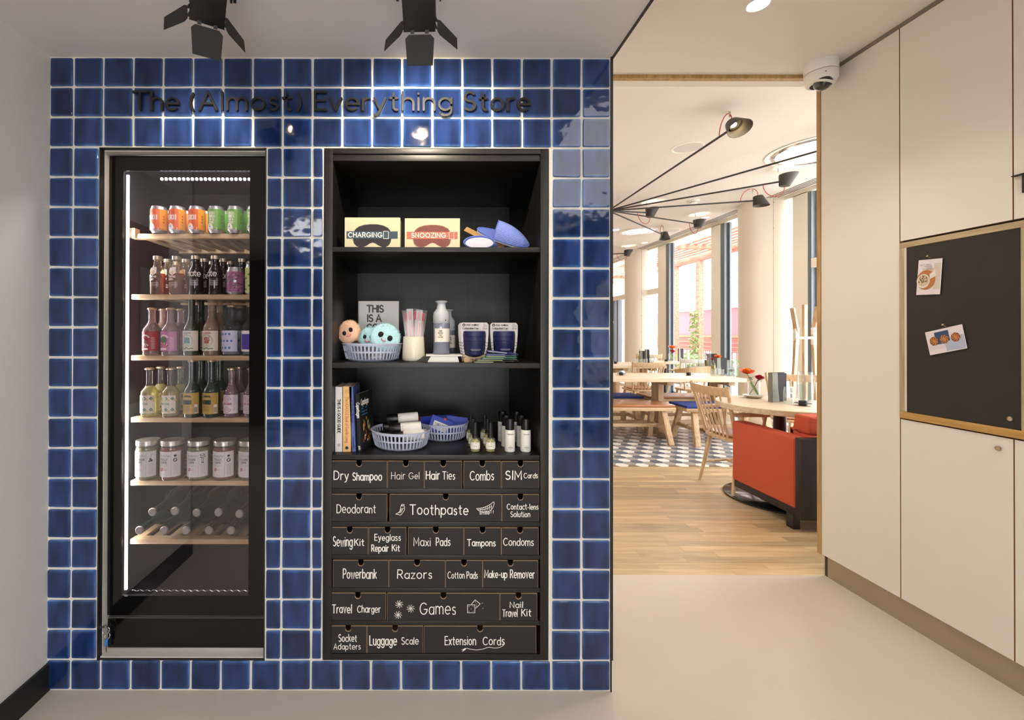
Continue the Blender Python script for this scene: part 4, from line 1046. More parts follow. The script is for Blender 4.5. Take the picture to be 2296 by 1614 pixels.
# ---------- top shelf: two sleep mask boxes, slippers ----------
boxc=mat('mask_box','#d3c8a4',.55)
def maskbox(px0,px1,ptop,word,mk_,band,lbl,rz=0,bk=0):
    Zf=1.672; s=F/Zf; w_=(px1-px0)/s; h_=(553.5-ptop)/s; d_=.075
    x=(px0-953)/s; t=thing('sleep_mask_box',lbl,'box',(x,Yd(Zf),zA),rz,'sleep mask boxes on the top shelf')
    MB().box(0,0,0,w_,d_,h_).build('carton',boxc,t,bevel=.0008,seg=1)
    f=lambda e:(lambda u,v:(u*w_/545,-.0003-e,h_*(300-v)/300)) # v downwards in crop units, box 545x300
    m=MB()
    out=[(95,130),(110,110),(140,88),(190,72),(250,65),(320,66),(380,78),(425,100),(448,130),(455,165),(458,205),(450,245),(430,275),(400,290),(365,288),(335,275),(305,255),(275,245),(245,255),(215,275),(185,290),(150,292),(115,280),(92,255),(82,220),(84,170)]
    m.flat([out],f(.0),0)
    m.flat(ribbon([(a*.96+11,b*.96+7) for a,b in out+[out[0]]],5),f(.0003),3)
    m.build('printed_mask',[mat('mk_'+word,mk_,.8),mat('x',mk_),mat('y',mk_),mat('mkedge_'+word,{'CHARGING':'#3d3b42','SNOOZING':'#96625a'}[word],.8)],t,smooth=False)
    m=MB(); m.flat([rect2(20,136,520,207)],f(.0006),0)
    for a,b in ((378+bk,384+bk),(426+bk,432+bk)): m.flat([rect2(a,132,b,210)],f(.0009),2)
    m.flat([rect2(378+bk,132,432+bk,138),rect2(378+bk,204,432+bk,210),rect2(48,126,70,131),rect2(48,211,70,216),rect2(470,126,490,131)],f(.0009),2)
    m.flat([[(a,b) for a,b in p] for p in txt(word,38 if word=='CHARGING' else 68,366 if word=='CHARGING' else 402,192,-43,8.5,gap=.32)],f(.0012),1)
    m.flat(txt('PRINTWORKS',212,325,34,-11,1.8),f(.0003),4); m.flat(ribbon([(24,18),(110,18),(110,38),(24,38),(24,18)],1.6),f(.0003),4)
    m.build('printed_strap',[mat('strap_'+word,band,.7),whiteink,mat('buckle','#c4c0b4',.4,metal=.5),whiteink,mat('faint','#eee6cc',.6)],t,smooth=False)
maskbox(772,897,484.5,'CHARGING','#2d2a2e','#34495a','cream sleep mask box with dark mask print reading CHARGING')
maskbox(907,1031,486,'SNOOZING','#7c4a42','#bf6a58','cream sleep mask box with brown mask print reading SNOOZING',bk=56)
def wafflemat(name,c):
    m,nt,b=newmat(name); b.inputs['Base Color'].default_value=lin(c); b.inputs['Roughness'].default_value=.9
    tc=nt.nodes.new('ShaderNodeTexCoord'); mp=nt.nodes.new('ShaderNodeMapping'); mp.inputs['Scale'].default_value=(130,130,130); mp.inputs['Rotation'].default_value=(0,.6,.4)
    v=nt.nodes.new('ShaderNodeTexVoronoi'); v.distance='CHEBYCHEV'; v.inputs['Randomness'].default_value=0; v.inputs['Scale'].default_value=1
    bp=nt.nodes.new('ShaderNodeBump'); bp.inputs['Strength'].default_value=.8; bp.inputs['Distance'].default_value=.003
    nt.links.new(tc.outputs['Object'],mp.inputs[0]); nt.links.new(mp.outputs[0],v.inputs[0]); nt.links.new(v.outputs['Distance'],bp.inputs['Height']); nt.links.new(bp.outputs[0],b.inputs['Normal'])
    return m
waf=wafflemat('waffle_blue','#7f92dc'); rimb=mat('slipper_rim','#6378c8',.8); solew=mat('slipper_sole','#d3d3e0',.8,bump=.3,bscale=400)
def slipper(L,wd,vamp_h):
    """sole along +x from heel (0) to toe (L), opening at the heel"""
    n=28; pts=[]
    for i in range(n):
        a=2*PI*i/n; u=.5-.5*math.cos(a); v=math.sin(a)*wd/2*(.86+.14*math.sin((u-.5)*PI)); pts.append((u*L,v))
    t=MB().prism(pts,lambda u,v,q:(u,v,q),.010,.0,0,1)
    rim=[(u,v,.010) for u,v in pts]
    vm=MB(); k=10; rws=12; vs=[]
    for i in range(rws+1):
        x=L*(.33+.665*i/rws); u=x/L; a=math.acos(max(-1,min(1,1-2*u))); hw=abs(math.sin(a))*wd/2*(.86+.14*math.sin((u-.5)*PI))+.002
        hh=vamp_h*(1-((i/rws)**2.2))*.9+.008
        for j in range(k+1):
            th=PI*j/k; vs.append((x,hw*math.cos(th),.008+hh*math.sin(th)))
    fs=[(i*(k+1)+j,i*(k+1)+j+1,(i+1)*(k+1)+j+1,(i+1)*(k+1)+j) for i in range(rws) for j in range(k)]
    vm.add(vs,fs)
    rm=MB().tube(rim,.003,6,closed=True)
    edge=MB().tube(vs[:k+1],.0022,6)
    return t,vm,rm,edge
def mkslip(lbl,M,L=.2,wd=.085,vh=.06):
    t=thing('slipper',lbl,'slipper'); t.matrix_basis=M
    a,b,c,e=slipper(L,wd,vh)
    a.build('sole',[rimb,solew],t); b.build('vamp',waf,t,ang=80); c.build('piping',rimb,t); e.build('vamp_binding',rimb,t)
    return t
# slipper leaning with heel up on the left, toe down on the right
p=P(1188,552,1.70); L=.205
d=(P(1070,508,1.68)-p); d.y=.02; d.normalize()
xa=-d; za=Vector((-.25,-.62,.0)); za=(za-xa*za.dot(xa)); za+=Vector((0,0,.9)); za=(za-xa*za.dot(xa)).normalized(); ya=za.cross(xa)
M=Matrix.Translation(p-xa*L+Vector((0,.03,.001)))@Matrix((xa,ya,za)).transposed().to_4x4()
mkslip('periwinkle blue waffle slipper tilted on its mate on the top shelf',M,L,.09,.056)
# its mate, sole towards the room
c=P(1075,552,1.67)
xa=Vector((.05,.985,.12)).normalized(); za=Vector((0,.12,-1)); 
M=Matrix.Translation(Vector((c.x,c.y+.0,zA+.028)))@Matrix.Rotation(math.radians(78),4,'Z')@Matrix.Rotation(math.radians(-8),4,'Y')
t=thing('slipper','periwinkle slipper lying toe first with its pale oval sole facing out','slipper'); 
m=MB(); ov=[(.056*math.cos(2*PI*i/32),.0235+ (.0215 if math.sin(2*PI*i/32)>0 else .0215)*math.sin(2*PI*i/32)) for i in range(32)]
ov=[(a,max(.0012,b*1.0)) for a,b in ov]
t.location=(c.x,c.y+.012,zA)
m.prism([(a*.92,.0012+(b-.0012)*.93) for a,b in ov],lambda u,v,q:(u,q,v),-.004,.004,0,1); m.build('sole',[solew,rimb],t)
MB().tube([(a,0,b+.0015) for a,b in ov],.0035,6,closed=True).build('piping',rimb,t)
m=MB(); vs=[]; 
for i in range(8):
    k_=1-(i/7)**2*.55
    for a,b in ov: vs.append((a*k_+.06*(i/7),.004+.11*i/7,b*(.5+.5*k_)))
m.add(vs,[(i*32+j,i*32+(j+1)%32,(i+1)*32+(j+1)%32,(i+1)*32+j) for i in range(7) for j in range(32)]); m.add(vs[-32:],[tuple(range(32))]); m.build('vamp',waf,t,ang=80)
a=P(1043,514,1.82); b=P(1128,556,1.73)
o=MB().bar(a,b,.022,.006,0,(0,-1,.3)).build('tan_strip',wood('tan_strip','#a8814f','#c79c66','X',1,.6,.02),bevel=.0015); tag(o,'thin tan wooden strip leaning behind the blue slippers','strip')
# ---------- middle shelf ----------
bask=mat('basket_blue','#c6cbe2',.4)
def basket(lbl,x,y,z,r=.116,rb=.098,h=.066,col=bask,grp=None):
    t=thing('slotted_basket',lbl,'basket',(x,y,z),0,'slotted round plastic baskets')
    def rr(v): return rb+(r-rb)*(v/h)**.7
    n=48; m=MB(); m.lathe([(0,.0),(rb-.01,0),(rb-.003,.002),(rr(.008),.010),(rr(.008)-.0025,.010),(rb-.006,.0035),(0,.003)],48)
    m.lathe([(rr(.033),.033),(rr(.039),.039),(rr(.039)-.0025,.039),(rr(.033)-.0025,.033),(rr(.033),.033)],48)
    m.lathe([(rr(.060),.059),(rr(.066),.065),(r+.003,.065),(r+.003,.068),(r-.002,.069),(rr(.058)-.003,.059),(rr(.060),.059)],48)
    for za,zb_ in ((.009,.034),(.038,.060)):
        for k in range(n):
            a=2*PI*k/n; da=.030*.9
            for s_ in (0,):
                vs=[]
                for zz in (za,zb_):
                    for aa in (a-da,a+da):
                        for q in (0,-.0022): vs.append(((rr(zz)+q)*math.cos(aa),(rr(zz)+q)*math.sin(aa),zz))
                m.add(vs,[(0,2,6,4),(1,5,7,3),(0,4,5,1),(2,3,7,6)])
    m.build('basket_body',col,t,ang=40); return t
B1=(-.207,Yd(1.79)); basket('pale blue slotted basket full of fluffy face sponges on the middle shelf',B1[0],B1[1],zB)
def sponge(lbl,c,r,nrm,colr,face=True,th=.016,seed=1,roll=0):
    t=thing('fluffy_sponge',lbl,'sponge',group='fluffy sponges in the basket')
    nn=Vector(nrm).normalized(); x=Vector((0,0,1)).cross(nn).normalized(); y=nn.cross(x)
    M=Matrix.Translation(c)@Matrix((x,y,nn)).transposed().to_4x4()@Matrix.Rotation(roll,4,'Z'); t.matrix_basis=M
    m=MB().sphere((0,0,0),r,24,12,sc=(1,1,th/r)); base=mat('sp_'+colr,colr,.9); m.build('pad',base,t)
    q=random.Random(seed); m=MB()
    for k in range(2600):
        a=q.uniform(0,2*PI); u=math.sqrt(q.random())*.999
        if q.random()<.25: u=q.uniform(.9,.999)
        px_,py_=r*u*math.cos(a),r*u*math.sin(a); pz=th*math.sqrt(1-u*u)*(1 if q.random()<.8 else -1)
        d=Vector((px_*.9/r*(u**2)+q.uniform(-.5,.5),py_*.9/r*(u**2)+q.uniform(-.5,.5),(.9-.6*u**3)*(1 if pz>0 else -1))).normalized()*q.uniform(.0035,.0075)
        s=d.cross(Vector((q.uniform(-1,1),q.uniform(-1,1),.3))).normalized()*.0005
        b=Vector((px_,py_,pz)); inb=face and (((px_+.013)**2+(py_-.006)**2<.0065**2) or ((px_-.014)**2+(py_-.002)**2<.0062**2))
        mo=face and abs(py_+.016-.9*(px_*px_)*18)<.0022 and abs(px_)<.013
        m.add([b-s,b+s,b+d],[(0,1,2)],1 if (inb and pz>0) else (2 if mo and pz>0 else 0))
    o=m.build('bristles',[mat('spb_'+colr,colr,.6,coat=.3),mat('eye_black','#0c0b0c',.8),mat('mouth_pink','#d8788a',.8)],t,smooth=False)
    if face:
        for ex_ in (-.019*r/.058,.019*r/.058): MB().sphere((ex_,-.003,th*.96),.0095*r/.058+.001,10,6,sc=(1,1.15,.8)).build('eye',MATS['eye_black'],t)
        MB().tube([(-.010,-.019,th*1.0+.003),(-.004,-.0235,th*.98+.003),(.003,-.0245,th*.96+.003),(.009,-.021,th*.96+.003)],.0022,6).build('mouth',MATS['mouth_pink'],t)
    return t
mint='#c6ecf2'; peach='#f6d2b6'
sponge('peach fluffy sponge standing at the left end of the basket',P(783,745,1.77),.045,(-.35,-1,.25),peach,seed=2,roll=.5)
sponge('peach fluffy sponge lying across the basket behind the blue ones',P(815,757,1.84),.043,(.2,-.4,.9),peach,face=False,seed=3)
sponge('light blue fluffy sponge half hidden behind the front one',P(828,757,1.78),.040,(-.2,-1,.3),mint,seed=4)
sponge('front light blue fluffy sponge with full black eyes and pink mouth',P(864,757,1.75),.058,(.18,-1,.42),mint,seed=5,roll=-.45)
sponge('pale blue fluffy sponge low at the right side of the basket',P(872,778,1.80),.045,(.5,-.4,.7),mint,face=False,seed=6)
# white book standing behind
Zb=1.94; a=P(806,676,Zb); bx=P(895,800,Zb)
t=thing('white_book','white hardback reading THIS IS A standing behind the sponge basket','book',(P(803,0,Zb).x,Yd(Zb),zB),math.radians(0))
wB=(895-804)/F*Zb; hB=a.z-zB
whitec=mat('book_white','#e3e0de',.5)
MB().box(0,0,0,wB,.003,hB).box(0,.021,0,wB,.024,hB).box(0,0,0,.004,.024,hB).build('cover',whitec,t,bevel=.0008,seg=1)
MB().box(.004,.003,.003,wB-.003,.021,hB-.003).build('pages',mat('pages','#dcd6c8',.8),t,smooth=False)
m=MB(); fb=lambda u,v:(u,-.0005,v); dg=mat('print_grey','#55524f',.6)
m.flat(txt('THIS',.038,.107,hB-.047,.028,.0065),fb); m.flat(txt('IS A',.040,.098,hB-.087,.028,.0065),fb); m.flat(txt('GOOD',.038,.13,hB-.127,.028,.0065),fb); m.flat(txt('GUIDE',.038,.14,hB-.167,.028,.0065),fb)
m.build('title_print',dg,t,smooth=False)
# toothbrush cup
cx,cy=-.0435,Yd(1.74)
t=thing('cream_cup','cream ceramic cup holding wrapped toothbrushes on the middle shelf','cup',(cx,cy,zB))
MB().lathe([(0,.0),(.034,.0),(.041,.004),(.0435,.012),(.0425,.04),(.0395,.094),(.0385,.095),(.0375,.094),(.040,.04),(.0,.01)],32).build('cup_body',mat('cream_ceramic','#e2dcc6',.35,coat=.3),t,ang=60)
brp=mat('brush_peach','#eab79e',.5); brr=mat('bristle_red','#a8414a',.7); cello=glass('cellophane','#f6f2f2',.05,body='#e3dede',ior=1.45,rough=.12,refl=.8)
bl=['peach toothbrush in clear wrap leaning far left in the cream cup','pale toothbrush in clear wrap, second from left in the cream cup','tall toothbrush in clear wrap at the middle of the cream cup','peach toothbrush in clear wrap, right of middle in the cream cup','wrapped toothbrush leaning far right in the cream cup']
for i,(tx,tp,dy) in enumerate(((909,699,0),(919,696,-.012),(931,695,.004),(941,698,-.01),(951,699,.005))):
    top=P(tx,tp,1.74); top.y+=dy; bot=Vector((cx+(tx-928)*.0006,cy+dy*.5,zB+.012)); d=(top-bot); Lb=d.length; d.normalize()
    t=thing('toothbrush',bl[i],'toothbrush',group='toothbrushes in the cream cup')
    x=Vector((0,1,0)).cross(d).normalized()*-1; y=d.cross(x)
    t.matrix_basis=Matrix.Translation(bot)@Matrix((x,y,d)).transposed().to_4x4()
    MB().tube([(0,0,0),(0,0,Lb*.3),(0,0,Lb*.62),(0,0,Lb*.78),(0,0,Lb*.97)],[.0045,.005,.0042,.0028,.0045],8).build('handle',brp,t)
    MB().box(-.0055,.002,Lb*.80,.0055,.012,Lb*.965).build('bristles',brr,t,bevel=.001)
    MB().add([(-.010,-.006,.0),(.010,-.006,.0),(.0125,-.006,Lb*1.02),(-.0125,-.006,Lb*1.02),(-.010,.015,.0),(.010,.015,.0),(.0125,.015,Lb*1.02),(-.0125,.015,Lb*1.02)],[(0,1,2,3),(4,5,6,7),(0,4,7,3),(1,5,6,2),(3,2,6,7)]).build('wrapper',cello,t,smooth=False)
# notebooks
nb=mat('paper_bright','#eceae6',.6); ndark=mat('note_spine','#3a332f',.5)
def notebook(lbl,x0,x1,z,th,y0,dp,dark=0,rz=0,dx=0):
    t=thing('notebook',lbl,'notebook',(x0,y0,z),rz,'booklets under the water bottle')
    w_=x1-x0
    MB().box(dark,0,0,w_,dp,th).build('pages',nb,t,bevel=.0006,seg=1)
    if dark: MB().box(0,.0,.0005,dark,dp,th-.0005).build('cover_flap',ndark,t,smooth=False)
zz=zB
XA=lambda px:(px-953)/(F/1.70)
for k in range(5):
    nm_=['lowest','second from bottom','middle','fourth from bottom','fifth from bottom'][k]
    notebook(f'white booklet with dark spine, {nm_} of the pile under the water bottle',XA(932+k*4),XA(1029-k*.5),zz,.0042,Yd(1.695)+k*.002,.10,.045-k*.004,rz=math.radians(0)); zz+=.0043
notebook('wider white booklet on top of the pile under the water bottle',XA(955),XA(1037),zz,.0045,Yd(1.70),.12); zz+=.0046
# water bottles
wpl=mat('bottle_translucent','#aeb2bf',.35,coat=.4); wtop=mat('bottle_top','#c5c7cd',.4,coat=.3)
def wbottle():
    t=thing('water_bottle','x','bottle'); r=.0325
    MB().lathe([(0,.0),(r-.003,0),(r,.004),(r,.118),(r-.001,.12)],32).build('lower_body',glass('frosted_grey','#b8bcc8',.75,body='#8e94a8',ior=1.4,rough=.2),t,ang=50)
    MB().lathe([(r-.001,.120),(r,.121),(r,.150),(r*.93,.162),(.0185,.178),(.0175,.187),(.0165,.194),(.016,.199)],32).build('upper_body',wtop,t,ang=50)
    MB().lathe([(.016,.194),(.017,.199),(.024,.203),(.025,.206),(.0235,.207),(.014,.2055),(0,.205)],28).build('cup_lid',wtop,t,ang=50)
    m=MB(); patch(m,r+.0004,-.030,.05,.048,.100,0,0,16)
    for k,s in enumerate(('PURE','PEOPLE','TAP','WATER')): T(m,s,.0-.004,.0875-k*.0078,.0052,.0013,r,m=1,wide=.75,e=.0007)
    bars(m,r,-.006,.002,.058,2,.003,1,e=.0007)
    m.build('paper_label',[whiteink,mat('label_brown','#8a7a68',.6)],t,ang=60)
    m=MB().flat([disc2(.016,.132,.0022,.0032,10)],wrapf(r+.0005,0)); m.build('logo_drop',darkink,t)
    return t
w1=wbottle(); w1.location=((989.5-953)*1.775/F,Yd(1.775),zz); w1['label']='front translucent grey water bottle standing on the white booklets'; w1['group']='water bottles'
w2_=dup(w1,((1003-953)*1.90/F+.0,Yd(1.90),zB),.4,'second grey water bottle half hidden behind the front one')
# collapsible cup packs
navy=mat('cup_navy','#1d2150',.45); card=mat('pack_card','#c9c4c4',.6); kraft=mat('pack_kraft','#c4a784',.7)
def cuppack(cup):
    t=thing('cup_pack','x','cup pack'); w_,h_=.105,.148
    def rnd(x0,z0,x1,z1,r): return [(x0+r,z0),(x1-r,z0),(x1,z0+r),(x1,z1-r),(x1-r,z1),(x0+r,z1),(x0,z1-r),(x0,z0+r)]
    m=MB(); f=lambda u,v,q:(u,q,v)
    # card with a cup shaped window: two side strips, top, bottom
    m.prism([(-.0525,.108),(.0525,.108),(.0525,.140),(.046,.148),(-.046,.148),(-.0525,.140)],f,0,.003)
    m.prism([(-.0525,.108),(-.043,.108),(-.040,.05),(-.030,.0),(-.038,.0),(-.049,.06)],f,0,.003); m.prism([(.0525,.108),(.049,.06),(.038,.0),(.030,.0),(.040,.05),(.043,.108)],f,0,.003)
    m.build('hang_card',card,t,smooth=False)
    MB().prism([(-.038,0),(.038,0),(.041,.03),(.02,.021),(0,.018),(-.02,.021),(-.041,.03)],f,-.001,.004).build('card_foot',kraft,t,smooth=False)
    MB().lathe([(0,.020),(.022,.021),(.031,.028),(.034,.042),(.036,.044),(.037,.060),(.0385,.063),(.0395,.078),(.041,.080),(.042,.096),(.0435,.097),(.0435,.113),(.042,.116),(.039,.116),(0,.112)],32,(0,.012,0)).build('folding_cup',cup,t,ang=30)
    m=MB(); f2=lambda u,v:(u,-.0012,v)
    m.flat([disc2(-.040,.139,.0055)],f2,0); m.flat([rect2(-.0415,.135,-.0385,.141)],lambda u,v:(u,-.0015,v),1)
    m.flat(txt('stojo',-.032,-.016,.137,.006,.0011),f2,0); m.flat([rect2(-.012,.138,.016,.1405),disc2(.002,.1392,.0035)],f2,0)
    m.flat(txt('Collapsible Cup',-.045,.014,.1235,.0065,.0011),f2,0); m.flat(txt('12 oz',.031,.048,.1235,.0055,.0009),f2,0)
    m.flat(ribbon([(.033,.143),(.034,.133),(.038,.133),(.039,.143),(.033,.143)],.0007)+ribbon([(.042,.138),(.043,.133),(.047,.133),(.048,.138),(.042,.138)],.0007),f2,0)
    for k in range(6):
        z=.075-k*.011
        for s_ in (-1,1):
            xo=s_*(.0465-k*.0016); m.flat(ribbon([(xo-.004,z),(xo,z-.005),(xo+.004,z)],.0013),f2,0)
    m.flat(txt('hello stojo',-.016,.016,.0085,.0055,.0012),lambda u,v:(u,-.0022,v),2); m.flat(txt('goodbye single use',-.022,.022,.003,.003,.0005),lambda u,v:(u,-.0022,v),2)
    m.flat([rect2(-.018,.048,.02,.0488),rect2(-.015,.044,.017,.0447)],lambda u,v:(u,-.0256,v),1)
    m.build('print',[darkink,card,mat('print_brown','#6b4f38',.6)],t,smooth=False); return t
c1=cuppack(navy); z_=zB
c1.location=((1064-953)*1.70/F,Yd(1.70),z_); c1['label']='navy collapsible cup in its hanging card pack, front left'; c1['group']='packed collapsible cups'
c2=dup(c1,((1060.5-953)*1.76/F-.004,Yd(1.762),z_),0,'navy collapsible cup pack just behind the front left one')
c3=dup(c1,((1130.5-953)*1.73/F,Yd(1.735),z_),0,'navy collapsible cup pack behind the pile of folded pouches')
# folded pouches
def pouch(lbl,x0,x1,z,th,col,col2,y0,tilt=0,dp=.07,n=1):
    t=thing('folded_pouch',lbl,'pouch',(x0,y0,z),0,'folded cloth pouches beside the cup packs'); t.rotation_euler=(0,-tilt,0)
    w_=x1-x0; m=MB()
    # a strip folded over itself: hairpin cross-section extruded in depth
    pts=[(w_,0.0),(.004,0.0),(.001,th*.25),(.0,th*.5),(.001,th*.75),(.004,th),(w_*.97,th)]
    tt=.0015; vs=[];
    for y in (0,dp):
        for u,v in pts: vs.append((u,y,v))
        for u,v in pts[::-1]: vs.append((min(u+tt,w_) if u<.01 else u,y,v+tt*(1 if v<th/2 else -1) if v!=th*.5 else v))
    k=len(pts)*2
    m.add(vs,[tuple(range(k))[::-1],tuple(range(k,2*k))]+[(i,(i+1)%k,k+(i+1)%k,k+i) for i in range(k)])
    m.build('cloth',mat('pouch_'+col,col,.45,coat=.2),t,smooth=False)
    MB().box(.006,-.002,th*.38,w_*.62,dp,th*.62).build('flap',mat('pouch_'+col2,col2,.6),t,smooth=False)
    return t
XC=lambda px:(px-953)/(F/1.665)
pz=zB; hgt=.0062
spec_=[(1061,1132,'#1b1b1d','#c9cc8e','bottom black pouch with lime tab in the folded pile'),(1067,1162,'#1d1e20','#c9cc8e','black pouch with lime tab, second from the bottom'),(1080,1158,'#3d6f5e','#8fae86','darker green pouch in the middle of the folded pile'),(1089,1159,'#4f8f78','#d5b98a','lighter green pouch in the upper half of the folded pile'),(1090,1157,'#2c3570','#8089b8','navy pouch under the topmost of the folded pile'),(1092,1162,'#2b3570','#dfe4d8','topmost navy pouch with pale tab end on the folded pile')]
for i,(a,b,cc,c2_,lb) in enumerate(spec_):
    pouch(lb,XC(a),XC(b),pz,hgt,cc,c2_,Yd(1.655)+.003*(i%2),tilt=(0 if i<5 else -.10),n=i); pz+=hgt+(.0006 if i<4 else .0065)
# ---------- lower shelf ----------
def book(lbl,px0,px1,py0,col,Zf=1.69,dp=.16,title=None,tcol='#222222',tw=.0012,tilt=0,rz=0,edge=None,h2=None,pages='#d9d3c6'):
    s=F/Zf; x=(px0-953)/s; w_=(px1-px0)/s; h_=(1014-py0)/s
    t=thing('standing_book',lbl,'book',(x,Yd(Zf),zC),rz,'books standing on the lower shelf'); t.rotation_euler=(0,tilt,rz)
    cm=mat('bk'+col,col,.5); 
    MB().box(0,0,0,.0015,dp,h_).box(w_-.0015,0,0,w_,dp,h_).box(0,0,0,w_,.0015,h_).build('cover',cm,t,smooth=False)
    MB().box(.0015,.0015,.002,w_-.0015,dp-.003,h_-.003).build('pages',mat('pg'+pages,pages,.8),t,smooth=False)
    if edge: MB().box(0,.0015,h_,.0012,dp,h_+.0007).box(w_-.0012,.0015,h_,w_,dp,h_+.0007).build('cover_edge',mat('be'+edge,edge,.5),t,smooth=False)
    m=MB()
    for (s_,v0,v1,fr_,th_) in title:  # reads downwards along the spine
        pl=txt(s_,v0*h_,v1*h_,0,w_*fr_,th_)
        cxo=w_/2-w_*fr_/2*.9
        m.flat(pl,lambda u,v:(cxo+v,-.0006,h_-u),0)
    m.build('title_print',mat('t'+tcol,tcol,.6),t,smooth=False)
    return t,w_,h_
book('white book reading THIS IS A GOOD GUIDE, leftmost on the lower shelf',751.5,769.5,869,'#e1dedd',title=[('THIS IS A GOOD GUIDE',.19,.71,.36,.0021),('BIS',.88,.92,.3,.0008)],tcol='#1c1b1b')
t,w_,h_=book('yellow orange book, second from the left on the lower shelf',768,788.5,868,'#eeb878',title=[('The MONOCLE Book of Gentle Living',.16,.86,.34,.0012)],tcol='#a8722f',edge='#e08a3c')
m=MB(); m.flat(ribbon([(w_/2+.007*math.cos(2*PI*k/20),h_*.925+.007*math.sin(2*PI*k/20)) for k in range(21)],.0007)+ribbon([(w_/2-.003,h_*.925-.003),(w_/2+.003,h_*.925+.003)],.0007)+ribbon([(w_/2-.003,h_*.925+.003),(w_/2+.003,h_*.925-.003)],.0007),lambda u,v:(u,-.0008,v),0); m.flat([disc2(w_/2,h_*.06,.006)],lambda u,v:(u,-.0008,v),1)
m.build('emblem',[mat('t#a8722f','#a8722f'),darkink],t,smooth=False)
book('blue and grey paperback leaning, third from the left on the lower shelf',789.5,799.5,868.5,'#4d62a8',title=[('START UP GUIDE COPENHAGEN',.17,.56,.55,.0010),('The Entrepreneurs Handbook',.77,.95,.4,.0005)],tcol='#22305f',tilt=-.045,pages='#c6c8c2')
t,w_,h_=book('black travel guide with colourful cover, rightmost of the standing books',803,813,884,'#191919',Zf=1.69,dp=.13,title=[('Copenhagen',.16,.42,.75,.0019),('guides',.90,.97,.5,.0009)],tcol='#e9e6e0',tilt=-.05,rz=math.radians(-14))
m=MB(); f=lambda u,v:(w_+.0006,u,v)
m.flat(txt('Copenhagen',.01,.085,h_-.045,.022,.0035),f,0)
for k in range(3): m.flat([rect2(.012,h_-.06-k*.012,.03+.014*k,h_-.056-k*.012),rect2(.05,h_-.06-k*.012,.07,h_-.056-k*.012)],f,1)
q=random.Random(9)
for k in range(26): m.flat([[(a,b) for a,b in disc2(.055+q.uniform(-.035,.035),h_*.33+q.uniform(-.045,.05),q.uniform(.002,.006),q.uniform(.004,.012),7)]],lambda u,v,k=k:(w_+.0007+k*.00002,u,v),q.choice([2,3,4,0,5]))
m.build('cover_print',[whiteink,blueink,mat('c_orange','#cf6a28',.6),mat('c_green','#6fa04a',.6),mat('c_yellow','#d9b25a',.6),mat('c_brown','#7a4322',.6)],t,smooth=False)
B2=((899.5-953)*1.785/F,Yd(1.785)); basket('pale blue slotted basket of white rolls, front left on the lower shelf',B2[0],B2[1],zC)
B3=((994-953)*1.93/F,Yd(1.93)); basket('pale blue slotted basket of blue card boxes on the lower shelf',B3[0],B3[1],zC,r=.106,rb=.090)
# rolls (bottles lying in the basket)
def roll():
    t=thing('capped_tube','x','tube'); M=Matrix.Rotation(PI/2,4,'Y')
    MB().lathe([(0,0),(.018,0),(.0195,.002),(.0195,.075),(.018,.078),(0,.078)],28,M=M).build('tube_body',mat('tube_white','#e6e2da',.45),t,ang=40)
    MB().lathe([(0,-.044),(.0175,-.044),(.019,-.042),(.019,-.001),(0,-.001)],28,M=M).build('cap',mat('cap_black','#0f0e0e',.35),t,ang=40)
    m=MB(); 
    for k in range(6): m.box(.004+.003*(k%2),-.0198,-.010+k*.004,.006+.003*(k%2),-.0192,-.008+k*.004)
    for k in range(8): m.box(.045,-.006-.0001,-.0,.0451,-.006,.0)
    m.build('print',mat('print_grey2','#77736c',.6),t,smooth=False); return t
rp=None
for i,(px,py,Zq,rz,lb) in enumerate(((893,939,1.775,.10,'topmost white tube with black cap on the basket pile'),(899,960,1.735,.06,'middle white tube with black cap in front of the basket pile'),(905,978,1.72,.1,'lowest visible white tube with black cap in the front basket'),(884,956,1.82,.2,'white tube with black cap at the back left of the basket pile'),(878,974,1.80,.25,'white tube with black cap lying low at the left in the basket'),(915,975,1.84,-.05,'white tube with black cap lying at the back of the basket'))):
    if rp is None: rp=roll(); o=rp
    else: o=dup(rp,(0,0,0))
    o.location=P(px,py,Zq); o.rotation_euler=(0,math.radians(-4),rz); o['label']=lb; o['group']='capped tubes in the front basket'
tb=mat('talk_blue','#2340b0',.5); tr_=mat('talk_red','#c22a2c',.5)
def tbox(lbl,px,py,Zq,rot,w_=.088,h_=.062,d_=.016,txt_=True,redside=True):
    t=thing('card_box',lbl,'box',P(px,py,Zq),0,'blue card game boxes in the rear basket'); t.rotation_euler=rot
    m=MB().box(-w_/2,-d_/2,-h_/2,w_/2,d_/2,h_/2,0)
    for k in range(6):
        if k!=2: m.m[k]=1
    m.build('carton',[tb,tr_ if redside else tb],t,smooth=False)
    if txt_:
        m=MB(); f=lambda u,v:(u,-d_/2-.0005,v); m.flat([rect2(-.030,-.022,.030,.012)],f,0); m.flat(txt('TABLE-TALK',-.025,.025,-.004,.009,.0014),lambda u,v:(u,-d_/2-.0009,v),1)
        m.flat([disc2(.01,.031,.006)],lambda u,v:(u,-d_/2-.0009,v),2)
        m.build('print',[whiteink,mat('talk_dark','#2a3b80',.5),tr_],t,smooth=False)
tbox('blue TABLE-TALK box tilted at the front of the rear basket',987,955,1.87,(-.35,math.radians(22),.05))
tbox('blue box with red edge standing left in the rear basket',962,950,1.94,(-.1,0,.5),txt_=False)
tbox('blue box standing upright at the back of the rear basket',996,947,1.985,(0,0,.0),txt_=False,redside=False)
tbox('blue box with red top leaning right in the rear basket',1024,951,1.93,(-.15,math.radians(6),-.15),txt_=False)
